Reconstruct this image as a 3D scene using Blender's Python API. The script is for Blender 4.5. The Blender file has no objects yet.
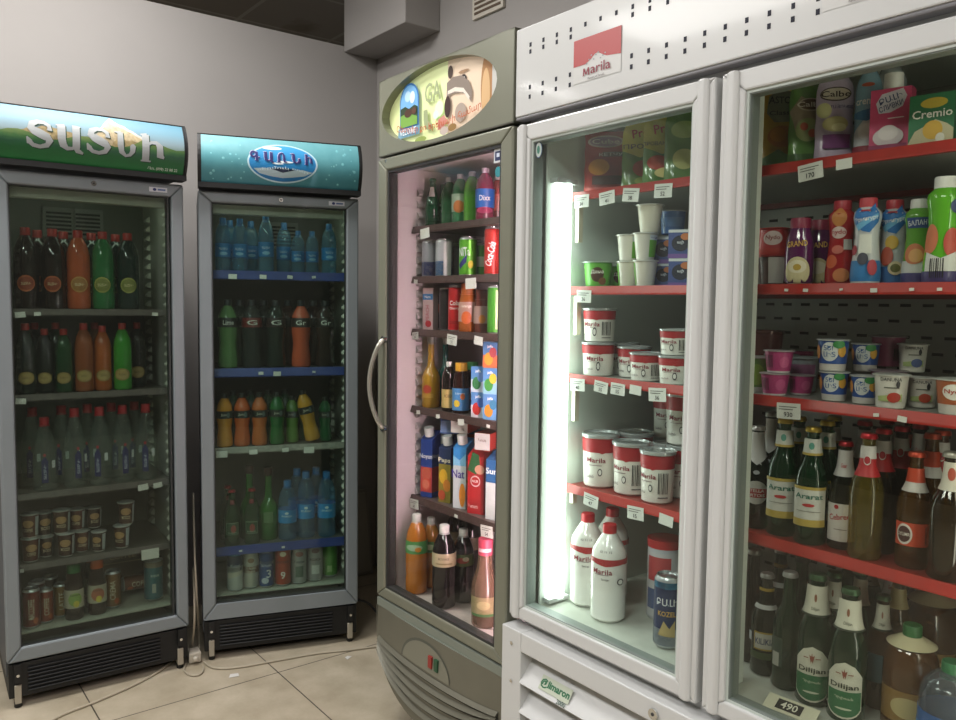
import bpy, math, random
from math import sin, cos, pi, radians, atan2, sqrt
from mathutils import Vector, Matrix
from mathutils.geometry import tessellate_polygon
random.seed(7)
C = bpy.context.scene.collection
# ------------------------------------------------------------------ camera geometry (solved from the photograph)
F_PX, PITCH, ROLL, CAMH = 799.3, .0713, .0126, 1.36
_cp, _sp, _cr, _sr = cos(PITCH), sin(PITCH), cos(ROLL), sin(ROLL)
FW = Vector((0, _cp, -_sp)); _up = Vector((0, _sp, _cp)); _rt = Vector((1, 0, 0))
RT = _rt * _cr + _up * _sr; UP = -_rt * _sr + _up * _cr
CAM = Vector((0, 0, CAMH))
FRAMES = {'A': ((-1.529, 2.537), .6107), 'B': ((-1.017, 2.914), .3472), 'R': ((-.318, 2.562), -.9098)}
def to_world(fr, x, y, z=0.0):
    (ox, oy), t = FRAMES[fr]
    return Vector((ox + cos(t) * x - sin(t) * y, oy + sin(t) * x + cos(t) * y, z))
def to_local(fr, p):
    (ox, oy), t = FRAMES[fr]; dx, dy = p[0] - ox, p[1] - oy
    return Vector((cos(t) * dx + sin(t) * dy, -sin(t) * dx + cos(t) * dy, p[2]))
def x_at(fr, u, y, z):
    """where on the shelf line (depth y, height z) a thing seen at column u stands"""
    lo, hi = -3.0, 4.0
    def col(x):
        d = to_world(fr, x, y, z) - CAM
        return 478 + F_PX * d.dot(RT) / d.dot(FW)
    for _ in range(40):
        m = (lo + hi) / 2
        d = to_world(fr, m, y, z) - CAM
        if d.dot(FW) < .05: hi = m; continue
        if col(m) < u: lo = m
        else: hi = m
    return (lo + hi) / 2
# ------------------------------------------------------------------ materials
def hexc(h):
    if not isinstance(h, str): return tuple(h) + (1,)
    h = h.lstrip('#'); o = []
    for i in (0, 2, 4):
        c = int(h[i:i + 2], 16) / 255
        o.append(c / 12.92 if c <= .04045 else ((c + .055) / 1.055) ** 2.4)
    return (*o, 1)
_M = {}
def newmat(name):
    m = bpy.data.materials.new(name); m.use_nodes = True
    nt = m.node_tree; nt.nodes.clear()
    return m, nt, nt.nodes, nt.links
def mat(col, rough=.5, metal=0, coat=0, noise=0, nscale=30, bump=0, name=None, emit=0):
    k = (col, rough, metal, coat, noise, nscale, bump, emit)
    if k in _M: return _M[k]
    m, nt, N, L = newmat(name or 'paint_' + str(len(_M)))
    b = N.new('ShaderNodeBsdfPrincipled'); o = N.new('ShaderNodeOutputMaterial'); L.new(b.outputs[0], o.inputs[0])
    b.inputs['Base Color'].default_value = hexc(col); b.inputs['Roughness'].default_value = rough
    b.inputs['Metallic'].default_value = metal; b.inputs['Coat Weight'].default_value = coat; b.inputs['Coat Roughness'].default_value = .08
    if emit:
        b.inputs['Emission Color'].default_value = hexc(col); b.inputs['Emission Strength'].default_value = emit
    if noise or bump:
        tc = N.new('ShaderNodeTexCoord'); nz = N.new('ShaderNodeTexNoise'); nz.inputs['Scale'].default_value = nscale; nz.inputs['Detail'].default_value = 6
        L.new(tc.outputs['Object'], nz.inputs['Vector'])
        if noise:
            r = N.new('ShaderNodeMapRange'); r.inputs['From Min'].default_value = .3; r.inputs['From Max'].default_value = .7
            r.inputs['To Min'].default_value = 1 - noise; r.inputs['To Max'].default_value = 1 + noise * .5
            L.new(nz.outputs[0], r.inputs[0])
            mx = N.new('ShaderNodeVectorMath'); mx.operation = 'SCALE'; mx.inputs[0].default_value = hexc(col)[:3]
            L.new(r.outputs[0], mx.inputs['Scale']); L.new(mx.outputs[0], b.inputs['Base Color'])
        if bump:
            bp = N.new('ShaderNodeBump'); bp.inputs['Strength'].default_value = bump; bp.inputs['Distance'].default_value = .002
            L.new(nz.outputs[0], bp.inputs['Height']); L.new(bp.outputs[0], b.inputs['Normal'])
    _M[k] = m; return m
def glass(tint=(.9, .95, .92), refl=1.0, rough=0.0, name='pane_glass', haze=0.0, hazecol='#8a8f88'):
    k = ('g', tint, refl, rough, haze)
    if k in _M: return _M[k]
    m, nt, N, L = newmat(name)
    t = N.new('ShaderNodeBsdfTransparent'); t.inputs[0].default_value = (*tint, 1)
    g = N.new('ShaderNodeBsdfGlossy'); g.inputs['Roughness'].default_value = rough; g.inputs['Color'].default_value = (1, 1, 1, 1)
    f = fres(nt, N, L)
    mul = N.new('ShaderNodeMath'); mul.operation = 'MULTIPLY'; mul.inputs[1].default_value = refl; mul.use_clamp = True
    mx = N.new('ShaderNodeMixShader'); o = N.new('ShaderNodeOutputMaterial')
    L.new(f.outputs[0], mul.inputs[0]); L.new(mul.outputs[0], mx.inputs[0]); L.new(t.outputs[0], mx.inputs[1]); L.new(g.outputs[0], mx.inputs[2])
    last = mx.outputs[0]
    if haze:  # pale diffuse mix paints reflection haze into the pane
        d = N.new('ShaderNodeBsdfDiffuse'); d.inputs[0].default_value = hexc(hazecol)
        m2 = N.new('ShaderNodeMixShader'); m2.inputs[0].default_value = haze
        L.new(mx.outputs[0], m2.inputs[1]); L.new(d.outputs[0], m2.inputs[2]); last = m2.outputs[0]
    L.new(last, o.inputs[0]); _M[k] = m; return m
def drink(col, fill=.6, rough=.08):
    """bottle wall with its drink: part coloured see-through, part coloured body, glossy outside"""
    k = ('d', col, fill, rough)
    if k in _M: return _M[k]
    m, nt, N, L = newmat('bottle_' + str(len(_M)))
    t = N.new('ShaderNodeBsdfTransparent'); c = hexc(col); q = max(c[:3]) or 1
    t.inputs[0].default_value = tuple((v / q) ** .75 * min(1, .28 + 1.3 * q) for v in c[:3]) + (1,)
    b = N.new('ShaderNodeBsdfPrincipled'); b.inputs['Base Color'].default_value = c; b.inputs['Roughness'].default_value = rough; b.inputs['Coat Weight'].default_value = .6; b.inputs['Coat Roughness'].default_value = .03
    g = N.new('ShaderNodeBsdfGlossy'); g.inputs['Roughness'].default_value = .05
    f = fres(nt, N, L)
    m1 = N.new('ShaderNodeMixShader'); L.new(f.outputs[0], m1.inputs[0]); L.new(t.outputs[0], m1.inputs[1]); L.new(g.outputs[0], m1.inputs[2])
    m2 = N.new('ShaderNodeMixShader'); m2.inputs[0].default_value = fill; L.new(m1.outputs[0], m2.inputs[1]); L.new(b.outputs[0], m2.inputs[2])
    o = N.new('ShaderNodeOutputMaterial'); L.new(m2.outputs[0], o.inputs[0]); _M[k] = m; return m
def fres(nt, N, L, f0=.04):
    g = N.new('ShaderNodeNewGeometry'); d = N.new('ShaderNodeVectorMath'); d.operation = 'DOT_PRODUCT'; L.new(g.outputs['Normal'], d.inputs[0]); L.new(g.outputs['Incoming'], d.inputs[1])
    a = N.new('ShaderNodeMath'); a.operation = 'ABSOLUTE'; L.new(d.outputs['Value'], a.inputs[0])
    b = N.new('ShaderNodeMath'); b.operation = 'SUBTRACT'; b.inputs[0].default_value = 1; b.use_clamp = True; L.new(a.outputs[0], b.inputs[1])
    p = N.new('ShaderNodeMath'); p.operation = 'POWER'; p.inputs[1].default_value = 5; L.new(b.outputs[0], p.inputs[0])
    q = N.new('ShaderNodeMath'); q.operation = 'MULTIPLY_ADD'; q.inputs[1].default_value = 1 - f0; q.inputs[2].default_value = f0; L.new(p.outputs[0], q.inputs[0]); return q
def emis(col, s, name='lamp_glow'):
    m, nt, N, L = newmat(name); e = N.new('ShaderNodeEmission'); e.inputs[0].default_value = hexc(col); e.inputs[1].default_value = s
    o = N.new('ShaderNodeOutputMaterial'); L.new(e.outputs[0], o.inputs[0]); return m
# ------------------------------------------------------------------ mesh builder
class MB:
    def __init__(s): s.v = []; s.f = []; s.mi = []; s.ms = []; s.sm = []
    def slot(s, m):
        if m not in s.ms: s.ms.append(m)
        return s.ms.index(m)
    def add(s, vs, fs, m, smooth=False):
        o = len(s.v); s.v += [tuple(p) for p in vs]; k = s.slot(m)
        for f in fs: s.f.append([i + o for i in f]); s.mi.append(k); s.sm.append(smooth)
    def box(s, x0, x1, y0, y1, z0, z1, m):
        s.add([(x0, y0, z0), (x1, y0, z0), (x1, y1, z0), (x0, y1, z0), (x0, y0, z1), (x1, y0, z1), (x1, y1, z1), (x0, y1, z1)],
              [(0, 3, 2, 1), (4, 5, 6, 7), (0, 1, 5, 4), (1, 2, 6, 5), (2, 3, 7, 6), (3, 0, 4, 7)], m)
    def prism(s, pts, z0, z1, m, axis='z'):
        """outline pts (a,b) pushed along an axis"""
        def P(a, b, c): return (a, b, c) if axis == 'z' else ((a, c, b) if axis == 'y' else (c, a, b))
        n = len(pts); vs = [P(a, b, z0) for a, b in pts] + [P(a, b, z1) for a, b in pts]
        fs = [[i, (i + 1) % n, n + (i + 1) % n, n + i] for i in range(n)]
        tri = tessellate_polygon([[Vector((a, b, 0)) for a, b in pts]])
        for t in tri: fs.append(list(t)); fs.append([n + i for i in t])
        s.add(vs, fs, m)
    def lathe(s, prof, m, seg=20, cx=0, cy=0, cz=0, sq=0):
        vs = []; fs = []; n = len(prof)
        for r, z in prof:
            for k in range(seg):
                a = 2 * pi * k / seg; c, d = cos(a), sin(a)
                q = 1
                if sq: q = 1 / max(abs(c), abs(d)) ** sq
                vs.append((cx + r * c * q, cy + r * d * q, cz + z))
        for i in range(n - 1):
            if prof[i][0] < 1e-6 and prof[i + 1][0] < 1e-6: continue
            for k in range(seg):
                fs.append([i * seg + k, i * seg + (k + 1) % seg, (i + 1) * seg + (k + 1) % seg, (i + 1) * seg + k])
        s.add(vs, fs, m, True)
    def cyl(s, p0, p1, r, m, seg=12, r1=None, caps=True):
        p0, p1 = Vector(p0), Vector(p1); d = (p1 - p0).normalized(); a = d.orthogonal().normalized(); b = d.cross(a)
        r1 = r if r1 is None else r1
        vs = [p0 + a * r * cos(2 * pi * k / seg) + b * r * sin(2 * pi * k / seg) for k in range(seg)] + [p1 + a * r1 * cos(2 * pi * k / seg) + b * r1 * sin(2 * pi * k / seg) for k in range(seg)]
        fs = [[k, (k + 1) % seg, seg + (k + 1) % seg, seg + k] for k in range(seg)]
        if caps: fs += [list(range(seg))[::-1], list(range(seg, 2 * seg))]
        s.add(vs, fs, m, True)
    def tube(s, pts, r, m, seg=8):
        pts = [Vector(p) for p in pts]; vs = []; fs = []; a = None
        for i, p in enumerate(pts):
            d = (pts[min(i + 1, len(pts) - 1)] - pts[max(i - 1, 0)]).normalized()
            a = d.orthogonal().normalized() if a is None else (a - d * a.dot(d)).normalized()
            b = d.cross(a)
            vs += [p + a * r * cos(2 * pi * k / seg) + b * r * sin(2 * pi * k / seg) for k in range(seg)]
        for i in range(len(pts) - 1):
            for k in range(seg): fs.append([i * seg + k, i * seg + (k + 1) % seg, (i + 1) * seg + (k + 1) % seg, (i + 1) * seg + k])
        n = len(pts) - 1
        fs += [list(range(seg))[::-1], [n * seg + k for k in range(seg)]]
        s.add(vs, fs, m, True)
    def ring(s, x0, x1, z0, z1, w, y0, y1, m, wb=None, wt=None):
        """door frame: four mitred bars"""
        wb = wb or w; wt = wt or w
        o = [(x0, z0), (x1, z0), (x1, z1), (x0, z1)]; i = [(x0 + w, z0 + wb), (x1 - w, z0 + wb), (x1 - w, z1 - wt), (x0 + w, z1 - wt)]
        for k in range(4):
            j = (k + 1) % 4
            s.prism([o[k], o[j], i[j], i[k]], y0, y1, m, 'y')
    def grid(s, fn, nu, nv, m, smooth=True):
        vs = [fn(i / nu, j / nv) for j in range(nv + 1) for i in range(nu + 1)]
        s.add(vs, [[j * (nu + 1) + i, j * (nu + 1) + i + 1, (j + 1) * (nu + 1) + i + 1, (j + 1) * (nu + 1) + i] for j in range(nv) for i in range(nu)], m, smooth)
    def mesh(s, name, ang=38):
        me = bpy.data.meshes.new(name); me.from_pydata(s.v, [], s.f)
        for m in s.ms: me.materials.append(m)
        me.polygons.foreach_set('material_index', s.mi); me.polygons.foreach_set('use_smooth', s.sm)
        import bmesh
        bm = bmesh.new(); bm.from_mesh(me); bmesh.ops.remove_doubles(bm, verts=bm.verts, dist=1e-6) if False else None
        bmesh.ops.recalc_face_normals(bm, faces=bm.faces) if s.recalc else None
        bm.to_mesh(me); bm.free()
        if any(s.sm): me.set_sharp_from_angle(angle=radians(ang))
        me.update(); return me
    recalc = True
def obj(name, mb, parent=None, bev=0, loc=None, rot=None, label=None, ang=38):
    me = mb.mesh(name, ang) if isinstance(mb, MB) else mb
    o = bpy.data.objects.new(name, me); C.objects.link(o)
    if parent: o.parent = parent
    if loc: o.location = loc
    if rot: o.rotation_euler = rot
    if label: o['label'] = label
    if bev:
        b = o.modifiers.new('bevel', 'BEVEL'); b.width = bev; b.segments = 2; b.limit_method = 'ANGLE'; b.angle_limit = radians(40)
    return o
def tag(o, label=None, cat=None, group=None, kind=None):
    if label: o['label'] = label
    if cat: o['category'] = cat
    if group: o['group'] = group
    if kind: o['kind'] = kind
    return o
def thing(name, fr, x=0, y=0, z=0, label=None, cat=None, group=None):
    o = bpy.data.objects.new(name, None); C.objects.link(o); o.empty_display_size = .05
    (ox, oy), t = FRAMES[fr]
    o.location = to_world(fr, x, y, z); o.rotation_euler = (0, 0, t)
    return tag(o, label, cat, group)
# ------------------------------------------------------------------ print on surfaces (labels, signs)
_T = {}
def text2d(s, bold=.012):
    k = (s, bold)
    if k in _T: return _T[k]
    cu = bpy.data.curves.new('lettering', 'FONT'); cu.body = s; cu.size = 1; cu.resolution_u = 2; cu.offset = bold; cu.align_x = 'CENTER'
    o = bpy.data.objects.new('lettering', cu); C.objects.link(o)
    dg = bpy.context.evaluated_depsgraph_get(); me = bpy.data.meshes.new_from_object(o.evaluated_get(dg))
    vs = [(v.co.x, v.co.y) for v in me.vertices]; fs = [list(p.vertices) for p in me.polygons]
    C.objects.unlink(o); bpy.data.objects.remove(o); bpy.data.curves.remove(cu); bpy.data.meshes.remove(me)
    if vs:
        ax = [p[0] for p in vs]; ay = [p[1] for p in vs]; x0, x1, y0, y1 = min(ax), max(ax), min(ay), max(ay)
        h = (y1 - y0) or 1; vs = [((x - (x0 + x1) / 2) / h, (y - (y0 + y1) / 2) / h) for x, y in vs]
    _T[k] = (vs, fs); return _T[k]
def cyl_map(prof, eps=.0005):
    def rad(t):
        for (r0, z0), (r1, z1) in zip(prof, prof[1:]):
            if z0 <= t <= z1 and z1 > z0: return r0 + (r1 - r0) * (t - z0) / (z1 - z0)
        return prof[-1][0]
    R = max(p[0] for p in prof)
    def f(s, t, l):
        r = rad(t) + eps * l; a = -pi / 2 + s / R
        return (r * cos(a), r * sin(a), t)
    return f
def plane_map(y=0, eps=.0006, x=0, z=0):
    return lambda s, t, l: (x + s, y - eps * l, z + t)
class Print:
    """flat shapes wrapped on a surface, one layer above another"""
    def __init__(s, mb, f, step=.006, fine=0, finex=1e3): s.finex = finex; s.mb = mb; s.f = f; s.l = 1; s.step = step; s.fine = fine
    def put(s, pts, faces, m):
        if not s.fine: s.mb.add([s.f(a, b, s.l) for a, b in pts], faces, m, True); return
        tr = []
        for f in faces:
            for i in range(1, len(f) - 1): tr.append((pts[f[0]], pts[f[i]], pts[f[i + 1]]))
        vs = []; fs = []
        while tr:
            t = tr.pop(); e = [max(abs(t[i][1] - t[(i + 1) % 3][1]) / s.fine, abs(t[i][0] - t[(i + 1) % 3][0]) / s.finex) for i in range(3)]; k = e.index(max(e))
            if e[k] > 1:
                a, b, c = t[k], t[(k + 1) % 3], t[(k + 2) % 3]; q = ((a[0] + b[0]) / 2, (a[1] + b[1]) / 2); tr += [(a, q, c), (q, b, c)]
            else:
                o = len(vs); vs += [s.f(p[0], p[1], s.l) for p in t]; fs.append([o, o + 1, o + 2])
        s.mb.add(vs, fs, m, False)
    def strips(s, cols, m):
        """cols: list of (s, t0, t1)"""
        vs = []
        for a, t0, t1 in cols: vs += [(a, t0), (a, t1)]
        n = len(cols); s.put(vs, [[2 * i, 2 * i + 2, 2 * i + 3, 2 * i + 1] for i in range(n - 1)], m); s.l += 1
    def rect(s, s0, s1, t0, t1, m, nt=1):
        n = max(1, int(abs(s1 - s0) / s.step)); l = s.l
        if s.fine: nt = max(nt, int(math.ceil(abs(t1 - t0) / s.fine)))
        vs = [s.f(s0 + (s1 - s0) * i / n, t0 + (t1 - t0) * j / nt, l) for j in range(nt + 1) for i in range(n + 1)]
        s.mb.add(vs, [[j * (n + 1) + i, j * (n + 1) + i + 1, (j + 1) * (n + 1) + i + 1, (j + 1) * (n + 1) + i] for j in range(nt) for i in range(n)], m, True); s.l += 1
    def ell(s, cx, cy, rx, ry, m, n=12):
        cols = []
        for i in range(n + 1):
            a = -pi / 2 + pi * i / n; w = ry * cos(a); cols.append((cx + rx * sin(a), cy - w, cy + w))
        s.strips(cols, m)
    def poly(s, pts, m):
        tri = tessellate_polygon([[Vector((a, b, 0)) for a, b in pts]])
        s.put(pts, [list(t) for t in tri], m); s.l += 1
    def text(s, txt, cx, cy, h, m, w=None, rot=0, bold=.012, arc=0, shear=0):
        vs, fs = text2d(txt, bold); 
        if not vs: return
        W = max(abs(v[0]) for v in vs) * 2; k = h if w is None else w / W
        c, d = cos(radians(rot)), sin(radians(rot)); out = []
        for x, y in vs:
            x *= k; y *= h
            if arc: y += arc * (x / (W * k / 2)) ** 2
            x += shear * y
            out.append((cx + x * c - y * d, cy + x * d + y * c))
        s.put(out, fs, m); s.l += 1
    def bars(s, x0, x1, y0, y1, m, n=7):
        for i in range(n):
            a = x0 + (x1 - x0) * i / n; s.rect(a, a + (x1 - x0) / n * (.35 + .25 * (i % 3 == 0)), y0, y1, m); s.l -= 1
        s.l += 1

def stroke(P, pts, m, x, z, w, h):
    """a brush stroke: pts (px, pz, thickness) in a unit box of the letter"""
    L = []; R = []; n = len(pts)
    for i, (a, b, t) in enumerate(pts):
        q0, q1 = pts[max(i - 1, 0)], pts[min(i + 1, n - 1)]; dx, dz = (q1[0] - q0[0]) * w, (q1[1] - q0[1]) * h; l = sqrt(dx * dx + dz * dz) or 1
        nx, nz = -dz / l * t * w / 2, dx / l * t * w / 2
        L.append((x + (a - .5) * w + nx, z + (b - .5) * h + nz)); R.append((x + (a - .5) * w - nx, z + (b - .5) * h - nz))
    P.put(L + R, [[i, i + 1, n + i + 1, n + i] for i in range(n - 1)], m)
def arc_pts(cx, cz, rx, rz, a0, a1, t0, t1, n=9):
    return [(cx + rx * cos(radians(a0 + (a1 - a0) * i / n)), cz + rz * sin(radians(a0 + (a1 - a0) * i / n)), t0 + (t1 - t0) * sin(pi * i / n) ** 1) for i in range(n + 1)]
GLY = {
 'M': [[(.12, .0, .16), (.16, 1.0, .16)], [(.16, 1.0, .2), (.5, .12, .14)], [(.5, .12, .12), (.84, 1.0, .2)], [(.84, 1.0, .16), (.9, .0, .16)], [(.0, .0, .05), (.26, .0, .05)], [(.76, .0, .05), (1.04, .0, .05)]],
 'Տ': [[(.86, .70, .10), (.84, .86, .16), (.66, .97, .14), (.42, .98, .18), (.2, .88, .26), (.16, .72, .30), (.3, .6, .34), (.52, .5, .36), (.74, .4, .34), (.86, .26, .28), (.76, .08, .2), (.5, .0, .15), (.24, .04, .16), (.08, .18, .2)], [(.0, .34, .05), (.1, .2, .22), (.02, .08, .05)], [(.86, .66, .22), (.88, .92, .05)]],
 'Ա': [[(.0, .95, .06), (.32, .95, .12)], [(.2, .96, .3), (.2, .4, .3), (.26, .16, .28), (.42, .04, .16), (.6, .06, .12), (.74, .2, .1)], [(.6, .95, .12), (.9, .95, .06)], [(.74, .96, .28), (.74, .12, .28), (.8, -.02, .2), (1.0, -.1, .08)]],
 'Ն': [[(.0, .95, .05), (.34, .95, .14)], [(.3, .97, .26), (.3, .42, .30), (.36, .14, .26), (.56, .0, .14), (.76, .05, .16), (.88, .2, .24), (.9, .42, .28), (.88, .5, .1)]],
 'Ի': [[(.05, .98, .06), (.3, .98, .16)], [(.24, 1.0, .28), (.24, -.1, .28)], [(.05, -.12, .06), (.45, -.12, .06)], [(.3, .5, .06), (.45, .66, .12), (.66, .68, .16), (.8, .54, .26), (.82, .12, .28), (.98, .06, .08)]],
 'Գ': [arc_pts(.36, .66, .26, .28, 0, 360, .16, .22, 16), [(.62, .95, .05), (.68, .9, .2), (.68, .0, .24)], [(.5, .0, .06), (.86, .0, .06)], [(.66, .3, .1), (1.0, .34, .1)]],
 'Ռ': [[(.2, .0, .24), (.2, .6, .24), (.26, .84, .2), (.42, .97, .12), (.6, .92, .16), (.7, .7, .22), (.7, .2, .22), (.76, .04, .14), (1.0, .02, .1)], [(.04, .0, .06), (.36, .0, .06)]],
}
def glyph(P, ch, x, z, w, h, m):
    for st in GLY[ch]: stroke(P, st, m, x, z, w, h); P.l += .12
# ------------------------------------------------------------------ products
WHITE = '#e9e8e4'
def prof_of(kind, h, R):
    P = {
     'pet': [(0, 0), (.8, 0), (.97, .02), (1, .05), (1, .2), (.96, .24), (1, .28), (1, .60), (.97, .69), (.85, .78), (.56, .875), (.36, .915), (.35, .945)],
     'cone': [(0, 0), (.8, 0), (.97, .02), (1, .05), (.97, .12), (1, .2), (1, .42), (.86, .58), (.66, .74), (.44, .88), (.34, .92), (.34, .945)],
     'waist': [(0, 0), (.8, 0), (.97, .02), (1, .06), (.98, .16), (.86, .3), (.84, .38), (.97, .5), (1, .58), (1, .68), (.9, .78), (.6, .87), (.34, .925), (.34, .94)],
     'beer': [(0, 0), (.9, 0), (1, .02), (1, .50), (.97, .56), (.85, .625), (.62, .69), (.48, .75), (.42, .82), (.37, .93), (.41, .94), (.41, .965)],
     'glassb': [(0, 0), (.9, 0), (1, .02), (1, .45), (.9, .56), (.65, .68), (.42, .8), (.36, .92), (.4, .93), (.4, .96)],
     'long': [(0, 0), (.9, 0), (1, .02), (1, .42), (.8, .5), (.42, .58), (.36, .7), (.34, .94), (.38, .95)],
     'milk': [(0, 0), (.85, 0), (1, .03), (1, .3), (.98, .33), (1, .36), (1, .66), (.94, .74), (.7, .82), (.42, .9), (.38, .92)],
     'yog': [(0, 0), (.86, 0), (.95, .02), (1, .08), (.98, .2), (.85, .4), (.78, .55), (.82, .68), (.93, .78), (.88, .84), (.62, .885), (.56, .9)],
     'short': [(0, 0), (.9, 0), (1, .04), (1, .5), (.92, .66), (.72, .82), (.66, .87)],
     'jug': [(0, 0), (.9, 0), (1, .03), (1, .6), (.96, .7), (.8, .79), (.5, .87), (.3, .9), (.3, .93)],
     'sauce': [(0, 0), (.9, 0), (1, .03), (1, .46), (.8, .56), (.6, .66), (.5, .8), (.5, .84)],
    }[kind]
    return [(r * R, z * h) for r, z in P]
_PC = {}
def cached(fn):
    def w(*a, **k):
        key = (fn.__name__, repr(a), repr(sorted(k.items(), key=lambda q: q[0])))
        if key not in _PC: _PC[key] = fn(*a, **k)
        return _PC[key]
    return w
def do_print(pr, ops, U, H):
    """ops use s in units U and t in units H; colours are hex"""
    for o in ops:
        k = o[0]
        m = lambda c: mat(c, .45)
        if k == 'r': pr.rect(o[1] * U, o[2] * U, o[3] * H, o[4] * H, m(o[5]))
        elif k == 'e': pr.ell(o[1] * U, o[2] * H, o[3] * U, o[4] * H, m(o[5]))
        elif k == 't': pr.text(o[1], o[2] * U, o[3] * H, o[4] * H, m(o[5]), **(o[6] if len(o) > 6 else {}))
        elif k == 'p': pr.poly([(a * U, b * H) for a, b in o[1]], m(o[2]))
        elif k == 'b': pr.bars(o[1] * U, o[2] * U, o[3] * H, o[4] * H, m('#22201f'))
@cached
def bottle(h, R, body, cap, kind='pet', fill=.6, capk='screw', bands=(), ops=(), seg=18, bodyrough=.08, opaque=False):
    pr = prof_of(kind, h, R); mb = MB()
    bm_ = mat(body, bodyrough if opaque else .3, coat=.4) if opaque else drink(body, fill)
    mb.lathe(pr, bm_, seg)
    parts = [('body', mb.mesh('bottle_body'), None)]
    nr, nz = pr[-1]; cb = MB()
    if capk == 'screw':
        cr = nr * 1.16; z0 = nz - .012; cb.lathe([(cr * .98, z0), (cr, z0 + .002), (cr, h - .002), (cr * .93, h), (0, h)], mat(cap, .4), 16)
        cb.lathe([(nr * 1.3, z0 - .004), (nr * 1.3, z0 - .001), (cr, z0 - .001)], mat(cap, .4), 16)
    elif capk == 'crown':
        cr = nr * 1.15; cb.lathe([(cr * 1.08, nz - .002), (cr * 1.05, nz + .003), (cr * .9, h - .001), (0, h)], mat(cap, .3, .5), 16)
    else:
        cr = nr * 1.06; cb.lathe([(cr, nz - .006), (cr, h - .003), (cr * .94, h), (0, h)], mat(cap, .4), 16)
    parts.append(('cap', cb.mesh('bottle_cap'), None))
    if bands or ops:
        lb = MB(); f = cyl_map(pr); 
        for z0, z1, c in bands:
            n = 5; pts = []
            for i in range(n + 1):
                z = h * (z0 + (z1 - z0) * i / n); q = f(0, z, 1); pts.append((sqrt(q[0] ** 2 + q[1] ** 2), z))
            lb.lathe(pts, mat(c, .4, coat=.2), seg)
        P = Print(lb, f, .006, .011, .007); P.l = 2; do_print(P, ops, R, h)
        lb.recalc = False
        parts.append(('label', lb.mesh('bottle_label'), None))
    return parts
@cached
def can(h, R, bands=(), ops=(), body='#c9ccd0', seg=18):
    mb = MB(); b = mat(body, .28, .75); al = mat('#c4c6c8', .25, .9)
    pr = [(R * .8, .0), (R, h * .04), (R, h * .94), (R * .86, h * .985)]
    mb.lathe([(0, .004), (R * .74, .004)] + pr, b, seg)
    parts = [('body', mb.mesh('can_body'), None)]
    t = MB(); t.lathe([(R * .86, h * .985), (R * .88, h), (R * .82, h), (R * .8, h * .975), (0, h * .975)], al, seg)
    t.box(-R * .2, R * .2, -R * .35, R * .1, h * .975, h * .985, al)
    parts.append(('lid', t.mesh('can_lid'), None))
    if bands or ops:
        lb = MB(); f = cyl_map(pr)
        for z0, z1, c in bands: lb.lathe([(f(0, h * z0, 1)[1] * -1, h * z0), (R + .0005, h * max(z0, .05)), (R + .0005, h * min(z1, .93)), (-f(0, h * z1, 1)[1], h * z1)], mat(c, .3, .35), seg)
        P = Print(lb, f, .006, .011, .007); P.l = 2; do_print(P, ops, R, h); lb.recalc = False
        parts.append(('label', lb.mesh('can_label'), None))
    return parts
@cached
def cup(h, Rb, Rt, body, lid, bands=(), ops=(), lidk='foil', seg=20, sq=0):
    mb = MB(); pr = [(Rb * .9, 0), (Rb, h * .03), (Rt, h * .96)]
    mb.lathe([(0, .003), (Rb * .85, .003)] + pr + [(Rt * 1.02, h * .965)], mat(body, .35, coat=.3), seg)
    parts = [('body', mb.mesh('cup_body'), None)]; t = MB()
    if lidk == 'foil':
        t.lathe([(Rt, h * .955), (Rt * 1.13, h * .96), (Rt * 1.14, h * .985), (Rt * 1.05, h), (0, h)], mat(lid, .28, .3), seg)
    elif lidk == 'clear':
        t.lathe([(Rt * 1.0, h * .93), (Rt * 1.08, h * .93), (Rt * 1.09, h * .985), (Rt * 1.03, h), (Rt * .96, h), (Rt * .94, h * .975), (0, h * .975)], mat(lid, .12, .25, coat=1), seg)
    else:
        t.lathe([(Rt * 1.04, h * .9), (Rt * 1.05, h), (0, h)], mat(lid, .4), seg)
    parts.append(('lid', t.mesh('cup_lid'), None))
    if bands or ops:
        lb = MB(); f = cyl_map(pr); rr = lambda z: -f(0, z, 1)[1]
        for z0, z1, c in bands: lb.lathe([(rr(h * z0), h * z0), (rr(h * z1), h * z1)], mat(c, .4, coat=.2), seg)
        P = Print(lb, f, .006, .011, .007); P.l = 2; do_print(P, ops, Rt, h); lb.recalc = False
        parts.append(('label', lb.mesh('cup_label'), None))
    return parts
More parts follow.
